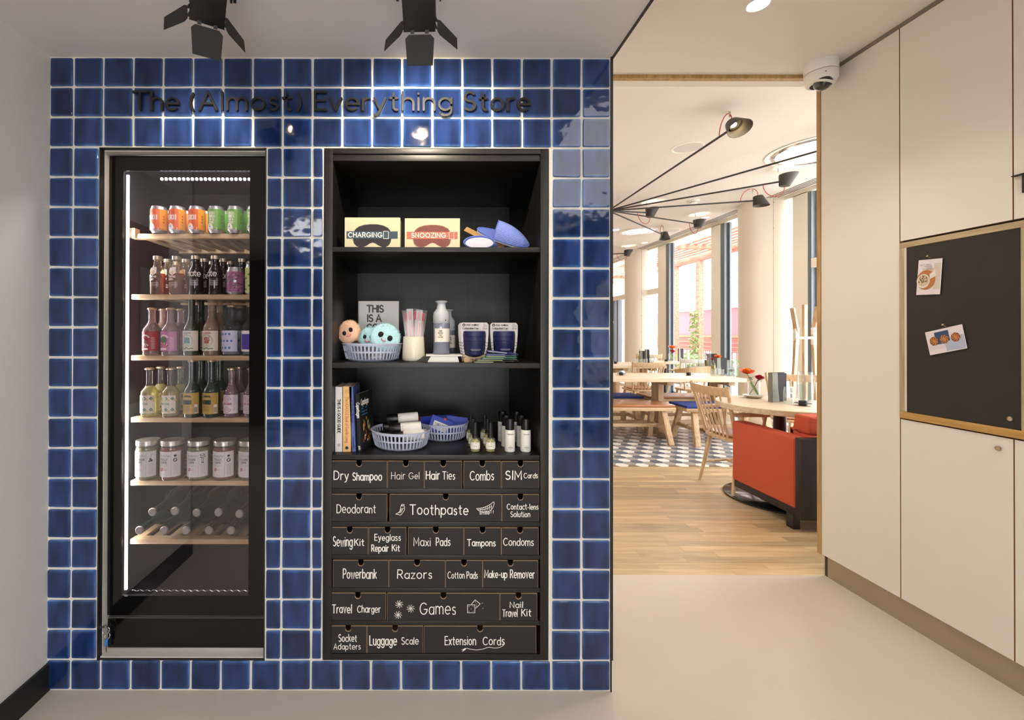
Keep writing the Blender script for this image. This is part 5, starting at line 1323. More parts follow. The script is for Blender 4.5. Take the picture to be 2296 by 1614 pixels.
# perfume vials and white bottles
def vial():
    t=thing('spray_bottle','x','bottle'); r=.0185
    MB().lathe([(0,.001),(r*.8,0),(r,.004),(r,.040),(r*.93,.047),(.010,.053),(.009,.058)],24).build('glass_body',glass('vial_glass','#fdfdf4',.06,ior=1.5,refl=1.2),t,ang=60)
    MB().lathe([(0,.003),(r-.0015,.003),(r-.0015,.038),(.010,.046),(0,.046)],24).build('oil',glass('vial_oil','#f0ebb4',.4,body='#e6e09a',ior=1.1,refl=.2),t,ang=60)
    MB().lathe([(.0108,.050),(.0108,.062),(.0085,.064),(.0078,.090),(.0070,.108),(0,.109)],20).build('pump',mat('pump_black','#151414',.4),t,ang=40)
    m=MB(); patch(m,r+.0003,-.024,.024,.012,.037,0,0,14); m.flat([subdiv_x(rect2(-.024,.031,.024,.034)),subdiv_x(rect2(-.024,.0125,.024,.0145))],wrapf(r+.0005,0),1)
    T(m,'PREMIUM',0,.0315,.0018,.0004,r,m=0,e=.0008); T(m,'Woods',-.002,.022,.0035,.0005,r,m=1)
    m.build('paper_label',[whiteink,mat('label_navy','#2a2f42',.5)],t,ang=60); return t
def wbot():
    t=thing('white_bottle','x','bottle'); r=.0190
    MB().lathe([(0,.001),(r*.85,0),(r,.003),(r,.078),(r*.92,.081),(.015,.083)],28).build('bottle_body',mat('tube_white','#e6e2da',.45),t,ang=40)
    MB().lathe([(.0165,.081),(.0168,.118),(.0155,.122),(0,.1225)],28).build('cap',mat('cap_black','#0f0e0e',.35),t,ang=40)
    m=MB(); T(m,'HUNDRED DEGREES',0,.066,.0022,.0005,r,m=0,wide=.9); T(m,'No.1',0,.022,.0022,.0004,r,m=0); T(m,'SHAMPOO',0,.017,.0026,.0006,r,m=0); T(m,'50 ml',0,.012,.002,.0004,r,m=0)
    m.build('print',darkink,t); return t
v0=None; wb0=None
rows_=((1.70,'front'),(1.775,'middle'),(1.86,'back'))
for xk,side in ((.1875,'left'),(.2445,'right')):
    for Zq,nm_ in rows_:
        if v0 is None: v0=vial(); o=v0
        else: o=dup(v0,(0,0,0))
        o.location=(xk,Yd(Zq),zC); o['label']=f'small pale yellow spray bottle, {nm_} of the {side} file'; o['group']='small spray bottles on the lower shelf'
for xk,side in ((.317,'left'),(.376,'right')):
    for Zq,nm_ in rows_:
        if wb0 is None: wb0=wbot(); o=wb0
        else: o=dup(wb0,(0,0,0))
        o.location=(xk,Yd(Zq),zC); o['label']=f'white bottle with black cap, {nm_} of the {side} file'; o['group']='white bottles with black caps on the lower shelf'
# ---------- raised letters on the tiles ----------
st=thing('wall_sign','black raised sign reading The (Almost) Everything Store on the blue tiles','sign')
bl_=mat('sign_black','#161413',.5)
def Us(u): return (280+u/2.392-953)/622
def Vs(v): return CAMZ-(190+v/2.392-747)/622
for wd,u0,u1 in (('The',47,290),('(Almost)',352,946),('Everything',1020,1748),('Store',1816,2166)):
    h_=Vs(47)-Vs(142)
    for c,pl in txt(wd,Us(u0),Us(u1),Vs(143),h_,.0078,gap=.235,perglyph=True):
        if not pl: continue
        m=MB()
        for k,p in enumerate(pl): m.prism(p,lambda u,v,t:(u,t,v),-.0175-(k%7)*5e-5,-.008)
        m.build('letter',bl_,st,bevel=0,smooth=False)
# ================= spotlights over the tile wall =================
lens_m=mat('lamp_lens','#ffe2b0',.4,emit=60)
def spotlight(lbl,pos,target,power,roll=0,angle=62,low=48):
    pos=Vector(pos); tg=Vector(target); d=(tg-pos).normalized()
    t=thing('spotlight',lbl,'spotlight',group='black track spotlights above the tile wall')
    z=-d; x=Vector((0,0,1)).cross(z).normalized(); y=z.cross(x)
    M=Matrix.Translation(pos)@Matrix((x,y,z)).transposed().to_4x4()@Matrix.Rotation(roll,4,'Z'); t.matrix_basis=M
    w_=.043
    m=MB()  # housing: square tube open at the lens end
    for (a,b,c,e) in ((-w_,-w_,-w_+.003,w_),(w_-.003,-w_,w_,w_),(-w_,-w_,w_,-w_+.003),(-w_,w_-.003,w_,w_)): m.box(a,b,-.012,c,e,.125)
    m.box(-w_,-w_,.11,w_,w_,.125); m.build('housing',blackm,t,bevel=.0015)
    MB().lathe([(.030,.006),(.030,.03),(.020,.05),(0,.05)],20).build('reflector',steel,t)
    MB().lathe([(0,.02),(.013,.02)],16).build('bulb',lens_m,t)
    MB().cyl((w_,0,.06),(w_+.012,0,.06),.007,n=12).cyl((w_+.012,0,.06),(w_+.016,0,.06),.017,n=16).cyl((w_+.020,0,.06),(w_+.026,0,.06),.014,n=16).build('knob',black,t)
    MB().cyl((-w_,0,.06),(-w_-.012,0,.06),.007,n=12).cyl((-w_-.012,0,.06),(-w_-.018,0,.06),.014,n=16).build('knob',black,t)
    m=MB(); 
    for s_ in (-1,1): m.box(s_*(w_+.006)-.0015,-.008,.055,s_*(w_+.006)+.0015,.13,.07)
    m.box(-w_-.0075,.115,.055,w_+.0075,.13,.07).cyl((0,.13,.0625),(0,.19,.0625),.008,n=12)
    m.build('yoke',black,t)
    for k in range(4):
        Rz=Matrix.Rotation(k*PI/2,4,'Z')
        o=math.radians(low if k==3 else (48 if k!=1 else 70)) # k=3 is the lower door
        L_=.080
        def fp(u,v,q): # v along the leaf
            return Rz@Vector((w_+.002+v*math.sin(o)+q*math.cos(o),u,-.014-v*math.cos(o)+q*math.sin(o)))
        m=MB().prism([(-.030,.004),(-.040,.014),(-.036 if k%2 else -.03,L_),(.036 if k%2 else .03,L_),(.040,.014),(.030,.004)],fp,0,.0012)
        leaf=m.build('barn_door',blackm,t,smooth=False)
        for yy in (-.02,.02):
            m=MB(); m.add([tuple(Rz@Vector(p)) for p in ((w_-.001,yy-.005,-.010),(w_+.003,yy-.005,-.016),(w_+.003,yy+.005,-.016),(w_-.001,yy+.005,-.010),(w_+.002,yy-.005,-.006),(w_+.006,yy-.005,-.014),(w_+.006,yy+.005,-.014),(w_+.002,yy+.005,-.006))],[(0,1,2,3),(4,5,6,7),(0,1,5,4),(2,3,7,6),(1,2,6,5),(0,3,7,4)])
            m.build('hinge',black,leaf,smooth=False)
    l=spot('spot_beam',pos+d*.004,tg,power,angle,.7,WARM,.012)
    return t
spotlight('black spotlight with open flaps above the fridge, turned left',(-.607,-.385,2.180),(-.82,0,1.93),SP1)
spotlight('black spotlight with open flaps above the black shelves',(-.016,-.385,2.160),(.0,.0,1.93),SP2,angle=112,low=42)
# ---- downlights and security camera ----
def downlight(lbl,x,y,zc,r,on=True,power=0,ang=110,em=25,name='downlight'):
    t=thing(name,lbl,'ceiling light',(x,y,zc))
    MB().lathe([(r,.0),(r,-.003),(r*.86,-.004),(r*.84,.0)],32).build('trim_ring',white,t)
    MB().lathe([(0,-.0012),(r*.84,-.0012)],28).build('diffuser',mat('diffuser_on','#fff0d6',.5,emit=em) if on else mat('disc_grey','#c9c5bf',.5),t)
    if power: spot('down_beam',(x,y,zc-.012),(x,y,0),power,ang,.6,WARM,.04)
    return t
downlight('round lit downlight in the ceiling near the panel wall',1.40,Yd(1.91),HC,.048,power=DL1)
t=thing('security_camera','white dome security camera in the ceiling corner by the panel wall','camera',(2.03,Yd(2.33),HC))
MB().lathe([(0,0),(.070,0),(.070,-.05),(.069,-.052)],40).lathe([(.069,-.054),(.070,-.056),(.070,-.090),(.060,-.108),(.046,-.112)],40).build('housing',white,t,ang=40)
MB().lathe([(.0685,-.0505),(.0685,-.0555)],40).build('joint',darkink,t)
m=MB()
for k in range(7):
    for j in range(1): pass
dm=MB().sphere((0,0,0),.040,28,16); ob=dm.build('dome',mat('smoked_dome','#171310',.05,coat=1),t); ob.location=(-.012,-.024,-.110)
MB().lathe([(.041,0),(.047,.002),(.047,-.006),(.041,-.008),(.041,0)],32).build('dome_ring',white,t).matrix_basis=Matrix.Translation((-.012,-.024,-.112))@Matrix.Rotation(.25,4,'X')@Matrix.Rotation(.2,4,'Y')
MB().cyl((-.03,-.0632,-.075),(-.0302,-.0640,-.075),.003,n=10).build('screw',darkink,t)
# ---- notice board in the panel wall ----
nbd=thing('notice_board','black chalk notice board with oak frame set in the white panel wall','notice board')
def rz(Z,py): return CAMZ-(py-747)/(F/Z)
bz0,bz1=.950,1.668
m=MB().box(XP-.004,Yd(1.60),bz1,XP+.016,Yd(2.026),bz1+.024); m.build('frame_rail',wood('oak_grey','#a08b6c','#b9a584','Y',1,.5,.03),nbd,bevel=.001,label='grey oak top rail')
MB().box(XP-.006,Yd(1.60),.916,XP+.016,Yd(2.026),.946).build('frame_rail',wood('oak_ledge','#a97f42','#c49a58','Y',1,.45,.03),nbd,bevel=.001,label='warm oak bottom ledge')
MB().box(XP-.004,Yd(2.006),.946,XP+.016,Yd(2.026),bz1).build('frame_stile',wood('oak_grey_z','#a08b6c','#b9a584','Z',1,.5,.03),nbd,bevel=.001)
MB().box(XP-.004,Yd(1.600),.946,XP+.016,Yd(1.614),bz1).build('frame_stile',MATS['oak_grey_z'],nbd,bevel=.001)
MB().box(XP-.0035,Yd(1.998),.948,XP+.01,Yd(2.006),bz1).build('inner_edge',mat('pale_edge','#cfc8bc',.5),nbd,smooth=False)
MB().box(XP-.002,Yd(1.614),.948,XP+.012,Yd(1.998),bz1-.001).build('board',mat('board_black','#262220',.75,noise=.18,nscale=5),nbd,smooth=False)
def lock(par,Z,z,r=.0085):
    MB().lathe([(0,0),(r,0),(r,.003),(r*.75,.004),(r*.7,.0025),(0,.0025)],24,M=Matrix.Translation((XP-.0022,Yd(Z),z))@Matrix.Rotation(-PI/2,4,'Y')).build('lock',mat('lock_nickel','#b3a58e',.3,metal=.9),par)
lock(nbd,1.645,rz(1.645,937)); lock(wall_right,1.68,rz(1.68,1003),.0088)
def fw_(Z,py,e=.004): return (XP-e,Yd(Z),rz(Z,py))
def Zp(px): return XP*F/(px-953)
def card_obj(name,lbl,corners,deco,cat='postcard'):
    # corners: (px,py) TL,TR,BR,BL -> points on the board
    q=[Vector(fw_(Zp(a),b,.006)) for a,b in corners]
    t=thing(name,lbl,cat,tuple(q[0]),0,'cards pinned on the black board')
    q=[p-q[0] for p in q]
    def bi(u,v,e=0): # u right, v down 0..1
        p=(q[0]*(1-u)+q[1]*u)*(1-v)+(q[3]*(1-u)+q[2]*u)*v
        return (p.x-e,p.y,p.z)
    m=MB(); vs=[bi(0,0),bi(1,0),bi(1,1),bi(0,1)]; vs+=[(a-.0008,b,c) for a,b,c in vs]
    m.add(vs,[(0,1,2,3),(7,6,5,4),(0,1,5,4),(1,2,6,5),(2,3,7,6),(3,0,4,7)]); m.build('sheet',mat('card_white','#dcd3da',.5),t,smooth=False)
    deco(t,bi); return t
def deco1(t,bi):
    m=MB(); f=lambda e:(lambda u,v:bi(u,v,.0012+e))
    m.flat([rect2(.68,.12,.96,.85)],f(0),0); m.flat([rect2(.2,.25,.68,.40)],f(0),0)
    m.flat([disc2(.38,.58,.40,.28,24)],f(.0003),1); m.flat([disc2(.27,.61,.28,.2,24)],f(.0006),2); m.flat([disc2(.27,.60,.23,.16,20)],f(.0008),3)
    q=random.Random(2)
    for k in range(50):
        a=q.uniform(0,6.28); r_=q.random()**.5*.2; m.flat([disc2(.26+r_*math.cos(a),.58+r_*.7*math.sin(a),.022,.016,6)],f(.001+k*.000004),q.choice([4,5,6,2]))
    m.flat([[(.52,.42),(.75,.30),(.8,.48),(.55,.56)]],f(.0007),2)
    # lettering (v runs down)
    for s,u0,u1,v in (('EAT WELL',.1,.58,.17),('TRAVEL',.28,.62,.23),('OFTEN',.38,.66,.29)):
        m.flat([[(a,2*v-b) for a,b in p] for p in txt(s,u0,u1,v,.042,.007)],f(.0012),7)
    m.build('print',[mat('cd_beige','#c9bfae',.6),mat('cd_wood','#b3703e',.6),mat('cd_plate','#d9d4cc',.5),mat('cd_rice','#c7b89a',.6),mat('cd_red','#a83a22',.6),mat('cd_green','#3f6a34',.6),mat('cd_dark','#3a2a24',.6),mat('cd_text','#8f8582',.6)],t,smooth=False)
def deco2(t,bi):
    m=MB(); f=lambda e:(lambda u,v:bi(u,v,.0012+e))
    m.flat([rect2(.24,.1,.62,.62)],f(0),0); m.flat([rect2(.48,.55,.98,.96),rect2(.62,.40,.98,.6)],f(.0002),1); m.flat([rect2(.02,.62,.48,.78)],f(.0001),3)
    for (u,v) in ((.2,.45),(.48,.45),(.78,.46)):
        m.flat([disc2(u,v,.12,.19,20)],f(.0006),2)
        for k in range(7):
            a0=k*2*PI/7; pts=[(u+r_*.115*math.cos(a0+r_*1.6),v+r_*.18*math.sin(a0+r_*1.6)) for r_ in (.15,.4,.7,1)]
            m.flat(ribbon(pts,.022),f(.0008),4)
    m.build('print',[mat('c2_navy','#24486f',.6),mat('c2_lilac','#a9b2c9',.6),mat('c2_bun','#7a4020',.6),mat('c2_pale','#cfc8d2',.6),mat('c2_gold','#c98c4c',.6)],t,smooth=False)
card_obj('postcard','upright white card with a printed rice bowl reading EAT WELL TRAVEL OFTEN',[(2064,582),(2117.5,577),(2111.5,658),(2058,660)],deco1)
card_obj('postcard','tilted white card with three printed twisted buns, below the bowl card',[(2077.5,744),(2161,725),(2172.5,779),(2089,795)],deco2)
for px,py,l in ((2089.5,577,'small brass pin holding the upright bowl card'),(2124,731,'small brass pin holding the tilted bun card')):
    p=Vector(fw_(Zp(px),py,.006)); m=MB().cyl((0,0,0),(-.012,0,.008),.0008,n=6).cyl((-.012,0,.008),(-.0135,0,.009),.0035,n=12)
    o=m.build('push_pin',mat('brass','#c2ab7a',.3,metal=.8),loc=p); tag(o,l,'pin')
ws=thing('wall_letter','thin black letter T on the upper white panel at the edge of view','letter')
m=MB()
zt_=rz(1.63,393)
for p in txt('T',-.030,.030,0,.066,.0042): m.prism(p,lambda u,v,t:(XP-t,Yd(1.602)-u,zt_-.066+v),.012,.0)
m.build('letter',bl_,ws,smooth=False)
# ================= dining room =================
leather=mat('tan_leather','#a06a42',.35,noise=.1,nscale=12,coat=.2); bluef=mat('blue_fabric','#2b3e86',.9,bump=.3,bscale=900)
def bench(lbl,X0,X1,Z0,Z1,cush,h=.455):
    t=thing('bench',lbl,'bench',(X0,Yd(Z0),0),0,'oak benches at the long table'); L_=X1-X0; D=Z1-Z0
    MB().box(0,0,h-.07,L_,D,h-.03).build('seat_board',oak,t,bevel=.004)
    MB().box(.004,.004,h-.0295,L_-.004,D-.004,h).build('cushion',cush,t,bevel=.012,seg=3)
    for x in (.12,L_-.12):
        for s_ in (0,1):
            y0=.06 if s_==0 else D-.06; y1=-.06 if s_==0 else D+.06
            MB().bar((x,y0,h-.07),(x+(.03 if x>L_/2 else -.03),y1,0),.06,.045,up=(0,1,0)).build('leg',oakz,t,bevel=.002)
        MB().box(x-.02,.0,.16,x+.02,D,.20).build('cross_rail',oak,t,bevel=.002)
    MB().box(.12,D/2-.02,.165,L_-.12,D/2+.02,.205).build('long_rail',oak,t,bevel=.002)
    return t
bench('oak bench with tan leather pad in front of the long table',.95,2.92,5.29,5.68,leather)
bench('oak bench with blue pad in front of the long table, by the spindle chair',3.0,4.05,5.22,5.62,bluef)
bench('oak bench with blue pad on the far side of the long table',.95,2.90,6.00,6.4,bluef)
bench('oak bench with tan leather pad on the far side of the long table',2.96,3.95,6.0,6.4,leather)
def ltable(lbl,X0,X1,Z0,Z1,legs,h=.745,th=.045):
    t=thing('long_table',lbl,'table',(X0,Yd(Z0),0)); L_=X1-X0; D=Z1-Z0
    MB().box(0,0,h-th,L_,D,h).build('tabletop',oakp,t,bevel=.004)
    for lx in legs:
        x=lx-X0
        MB().box(x-.035,D*.5-.09,.0,x+.035,D*.5+.09,h-th).build('leg',oakz,t,bevel=.004)
        MB().box(x-.04,D*.12,0,x+.04,D*.88,.05).build('foot',oak,t,bevel=.004)
        MB().box(x-.04,D*.1,h-th-.05,x+.04,D*.9,h-th-.0005).build('bearer',oak,t,bevel=.004)
    MB().box(legs[0]-X0,D*.5-.02,.09,legs[-1]-X0,D*.5+.02,.17).build('stretcher',oak,t,bevel=.003)
    return t
ltable('long oak table with benches on both sides, nearest long table',.75,3.88,5.48,6.26,[1.2,3.0,3.75])
ltable('second oak table farther back, behind the spindle chair',1.9,4.05,7.62,8.62,[2.3,3.4,3.9])
def ptable(lbl,x,Z,r,h=.745,sq=False,edge=False,base=.3):
    t=thing('pedestal_table',lbl,'table',(x,Yd(Z),0))
    if sq: MB().box(-r,-r*.8,h-.035,r,r*.8,h).build('tabletop',oakp,t,bevel=.003)
    else: MB().lathe([(0,h-.042),(r-.004,h-.042),(r,h-.038),(r,h-.004),(r-.004,h),(0,h)],64).build('tabletop',[oakp if not edge else mat('dark_top','#3b4146',.4)],t,ang=40)
    MB().cyl((0,0,.015),(0,0,h-.043),.042,n=24).build('column',mat('column_black','#202226',.4),t)
    MB().lathe([(0,.014),(.06,.014),(base-.004,.0135),(base,.011),(base,0),(0,0)],56).build('foot_plate',mat('plate_black','#1f2226',.18,coat=.3),t,ang=40)
    return t
ptable('round oak table on a black column beside the red armchair',2.775,3.56,.432,base=.375)
ptable('small oak table on a black column far back by the windows',4.65,8.82,.36,sq=True,base=.25)
ptable('small dark topped round table by the round columns',4.57,7.28,.33,edge=True,base=.22)
def chair(lbl,x,Z,rzdeg,wm,seatm,arms=True,w_=.46,top=.87,n=6,group=None,curved=False):
    t=thing('spindle_chair' ,lbl,'chair',(x,Yd(Z),0),math.radians(rzdeg),group)
    out=[]
    for i in range(28):
        a=2*PI*i/28; c_,s_=math.cos(a),math.sin(a); e=.55
        out.append((.235*(abs(c_)**e)*(1 if c_>0 else -1),.215*(abs(s_)**e)*(1 if s_>0 else -1)))
    MB().prism(out,lambda u,v,q:(u,v,q),.445,.42).build('seat',wm,t,bevel=.004)
    MB().prism([(a*.88,b*.86) for a,b in out],lambda u,v,q:(u,v,q),.462,.4455).build('seat_pad',seatm,t,bevel=.006)
    for sx_ in (-1,1):
        for sy_ in (-1,1):
            MB().cyl((sx_*.165,sy_*.15,.421),(sx_*.215,sy_*.215,0),.018,.0125,12).build('leg',wm,t)
        MB().cyl((sx_*.19,-.183,.17),(sx_*.19,.183,.20),.0105,n=10).build('stretcher',wm,t)
    MB().cyl((-.185,0,.185),(.185,0,.185),.0105,n=10).build('stretcher',wm,t)
    for sx_ in (-1,1):
        MB().cyl((sx_*.195,-.175,.44),(sx_*(w_/2+.01),-.275,top),.0155,.0125,12).build('back_post',wm,t)
        if arms:
            MB().tube([(sx_*.218,-.225,.645),(sx_*.232,-.10,.650),(sx_*.24,.05,.652)],[.013,.0165,.0175],10).build('armrest',wm,t)
            MB().cyl((sx_*.215,.0,.44),(sx_*.236,.03,.645),.0105,n=10).build('arm_post',wm,t)
    m=MB(); k=14; vs=[]
    for i in range(k+1):
        u=-1+2*i/k; xx=u*(w_/2+.02); yy=-.272-.035*(1-u*u); zz=top-.045-.006*(1-u*u)
        for (dy,dz) in ((-.009,-.036),(.009,-.036),(.009,.036),(-.009,.036)): vs.append((xx,yy+dy-(dz*.2),zz+dz))
    fs=[(i*4+j,i*4+(j+1)%4,(i+1)*4+(j+1)%4,(i+1)*4+j) for i in range(k) for j in range(4)]+[(0,1,2,3),(k*4+3,k*4+2,k*4+1,k*4)]
    m.add(vs,fs); m.build('top_rail',wm,t,bevel=.004)
    for i in range(n):
        u=-1+2*(i+1)/(n+1)
        MB().cyl((u*.165,-.19+.0*(1-u*u),.443),(u*(w_/2-.01),-.262-.035*(1-u*u),top-.07),.0085,.0075,8).build('spindle',wm,t)
    return t
ashm=wood('ash','#c3a27c','#d8bb98','Z',1,.45,.04); whitew=mat('white_painted_wood','#ebe6da',.5)
chair('pale wood spindle armchair with leather pad tucked under the round table',2.64,3.80,-90,ashm,leather)
chair('pale wood spindle chair with tan pad between the two long tables',3.31,7.0,0,ashm,leather,arms=True,w_=.46)
chair('white painted spindle chair behind the long table',4.54,7.97,5,whitew,mat('pad_dark','#4a4440',.8),w_=.48)
chair('pale wood spindle chair far back beside the columns',4.62,9.55,-10,ashm,leather,arms=False)
chair('pale wood spindle armchair behind the round table by the windows',3.75,4.55,150,ashm,leather)
chair('pale wood spindle chair at the far left end of the second table',2.55,7.35,10,ashm,leather,arms=False)
# armchair with wrapped back
t=thing('shell_chair','low pale wood chair with a curved wrap back by the dark round table','chair',(4.08,Yd(7.0),0),math.radians(20))
MB().lathe([(0,.42),(.2,.42),(.21,.43),(.21,.45),(0,.455)],28).build('seat',ashm,t)
m=MB(); k=18; vs=[]
for i in range(k+1):
    a=math.radians(170+200*i/k); r_=.25; hh=.08+.06*math.sin(math.radians(180*i/k))
    for (dr,dz) in ((0,0),(.018,0),(.022,hh),(.004,hh)): vs.append(((r_+dr)*math.cos(a),(r_+dr)*math.sin(a),.66+dz))
m.add(vs,[(i*4+j,i*4+(j+1)%4,(i+1)*4+(j+1)%4,(i+1)*4+j) for i in range(k) for j in range(4)]+[(0,1,2,3),(k*4+3,k*4+2,k*4+1,k*4)]); m.build('backrest',ashm,t)
for a in (45,135,225,315): 
    c_,s_=math.cos(math.radians(a)),math.sin(math.radians(a)); MB().cyl((c_*.17,s_*.17,.421),(c_*.25,s_*.25,0),.018,.012,10).build('leg',ashm,t)
for a in (200,340): c_,s_=math.cos(math.radians(a)),math.sin(math.radians(a)); MB().cyl((c_*.2,s_*.2,.44),(c_*.26,s_*.26,.67),.014,n=10).build('arm_post',ashm,t)
# red armchair
redfab=mat('red_fabric','#cc5b42',.92,bump=.35,bscale=1100,noise=.08,nscale=300); blkw=wood('armchair_black','#171416','#262224','Z',1,.45,.03)
t=thing('armchair','red upholstered armchair with black wooden back beside the round table','armchair')
xa,y0_,y1_=2.415,Yd(2.925),Yd(3.58)
MB().box(xa,y0_+.052,.146,xa+.11,y1_,.606).build('arm',redfab,t,bevel=.018,seg=3)
MB().box(xa+.80,y0_+.052,.146,xa+.91,y1_,.606).build('arm',redfab,t,bevel=.018,seg=3)
MB().box(xa+.012,y0_+.05,.095,xa+.9,y1_-.01,.145).build('base_frame',blkw,t,bevel=.002)
m=MB().box(xa+.004,y0_,.090,xa+.93,y0_+.05,.612); m.build('back_panel',blkw,t,bevel=.002)
MB().box(xa+.112,y0_+.06,.62,xa+.8,y0_+.20,.742).box(xa+.112,y0_+.052,.30,xa+.8,y0_+.20,.62).build('back_cushion',redfab,t,bevel=.025,seg=3)
MB().box(xa+.112,y0_+.205,.147,xa+.798,y1_+.02,.42).build('seat_cushion',redfab,t,bevel=.02,seg=3)
for lx,ly in ((xa+.012,y0_+.105),(xa+.86,y0_+.105),(xa+.22,y1_-.16),(xa+.70,y1_-.16)):
    if 1: MB().box(lx,ly-.03,0 if ly<y0_+.2 else .015,lx+.045,ly+.03,.094).build('leg',blkw,t,bevel=.002)
# ---- things on the tables ----
TH=.745
clear=glass('clear_glass','#fbfdfd',.05,body='#eef4f4',ior=1.5,refl=1.3)
def tumbler(h=.085,r=.036):
    t=thing('glass_tumbler','x','glass'); MB().lathe([(0,.004),(r*.82,.001),(r*.85,.004),(r,h),(r-.0015,h),(r*.85-.002,.008),(0,.008)],24).build('glass_wall',clear,t,ang=50); return t
TM=[None]
def glasses(lbl,x,y,z,inv=False,grp='drinking glasses on the tables'):
    if TM[0] is None: TM[0]=tumbler(); o=TM[0]
    else: o=dup(TM[0],(0,0,0))
    o.location=(x,y,z+(.085 if inv else 0)); o.rotation_euler=(PI if inv else 0,0,0); o['label']=lbl; o['group']=grp; return o
def carafe(lbl,x,y,z,h=.2,r=.045):
    t=thing('water_carafe',lbl,'carafe',(x,y,z)); MB().lathe([(0,.004),(r*.9,.0),(r,.006),(r,h-.03),(r*.97,h),(r*.97-.002,h),(r-.002,h-.03),(r-.003,.01),(0,.01)],28).build('glass_wall',clear,t,ang=50)
    MB().tube([(r,0,h*.8),(r+.03,0,h*.82),(r+.034,0,h*.5),(r+.028,0,h*.3),(r,0,h*.25)],.005,8).build('handle',clear,t)
    MB().lathe([(0,.012),(r-.004,.012),(r-.004,h*.55),(0,h*.55)],24).build('water',glass('water','#f2fafa',.04,body='#e8f2f2',ior=1.3,refl=.8),t,ang=50); return t
def coaster(lbl,x,y,z,r=.055):
    t=thing('candle_holder',lbl,'candle holder',(x,y,z),0,'black disc candle holders on the tables')
    MB().lathe([(0,0),(.026,0),(.026,.014),(r,.016),(r,.019),(.026,.019),(.026,.036),(.022,.037),(.020,.03),(0,.03)],36).build('holder_body',mat('holder_black','#2c2c30',.5),t,ang=30); return t
menug=mat('menu_grey','#82867e',.6); menub=mat('menu_black','#1f1e22',.7)
def menu(lbl,x,y,z,w_=.155,h=.215,rz=0):
    t=thing('menu_holder',lbl,'menu holder',(x,y,z),math.radians(rz),'menu holders on the tables')
    MB().prism([(0,0),(w_*.45,0),(w_*.36,h*.5),(w_*.34,h*.96),(w_*.31,h),(0,h)],lambda u,v,q:(u,q+u*.0,v),-.012,-.009).build('front_cover',menug,t,smooth=False)
    MB().box(0,-.012,0,.003,.022,h).build('spine',menug,t,smooth=False)
    MB().box(.003,.018,.0,w_,.022,h).build('back_cover',menub,t,smooth=False)
    MB().box(.005,.0,.004,w_-.003,.016,h-.006).build('menus',menub,t,smooth=False); return t
def oil(lbl,x,y,z):
    t=thing('oil_bottle',lbl,'bottle',(x,y,z),0,'oil bottles on the tables')
    MB().lathe([(0,.002),(.026,0),(.028,.005),(.028,.12),(.024,.14),(.011,.16),(.010,.19)],20).build('glass_body',clear,t,ang=50)
    MB().lathe([(0,.005),(.0255,.005),(.0255,.118),(0,.118)],18).build('oil',mat('olive_oil','#8d7a1c',.25),t)
    MB().cyl((0,0,.186),(0,0,.205),.012,.009,12).cyl((0,0,.205),(.006,0,.245),.003,n=8).build('pourer',darkink,t); return t
def petalset(m,c,nrm,n,L_,w_,open_,mi=0,seed=0,curl=.3):
    q=random.Random(seed); nn=Vector(nrm).normalized(); x=nn.orthogonal().normalized(); y=nn.cross(x); M=Matrix((x,y,nn)).transposed()
    for k in range(n):
        a=2*PI*k/n+q.uniform(-.2,.2); vs=[]
        for i in range(5):
            s=i/4; rr=L_*(math.sin(open_)*s+curl*.25*s*s); zz=L_*math.cos(open_)*s*(1-.25*curl*s); ww=w_*math.sin(PI*(.12+.80*s))
            for j in (-1,0,1):
                v=Vector((rr-abs(j)*-.1*ww,j*ww,zz+abs(j)*.15*ww)); v.rotate(Matrix.Rotation(a,3,'Z')); vs.append(Vector(c)+M@v)
        m.add(vs,[(i*3+j,i*3+j+1,(i+1)*3+j+1,(i+1)*3+j) for i in range(4) for j in range(2)],mi)
fo=mat('petal_orange','#e2592a',.6); fo2=mat('petal_orange_light','#f0933f',.6); fr_=mat('petal_rose','#bd2440',.6); fg=mat('stem_green','#6f9a3a',.6); fgd=mat('leaf_dark','#35543c',.6); fpl=mat('petal_plum','#6f2a5c',.6)
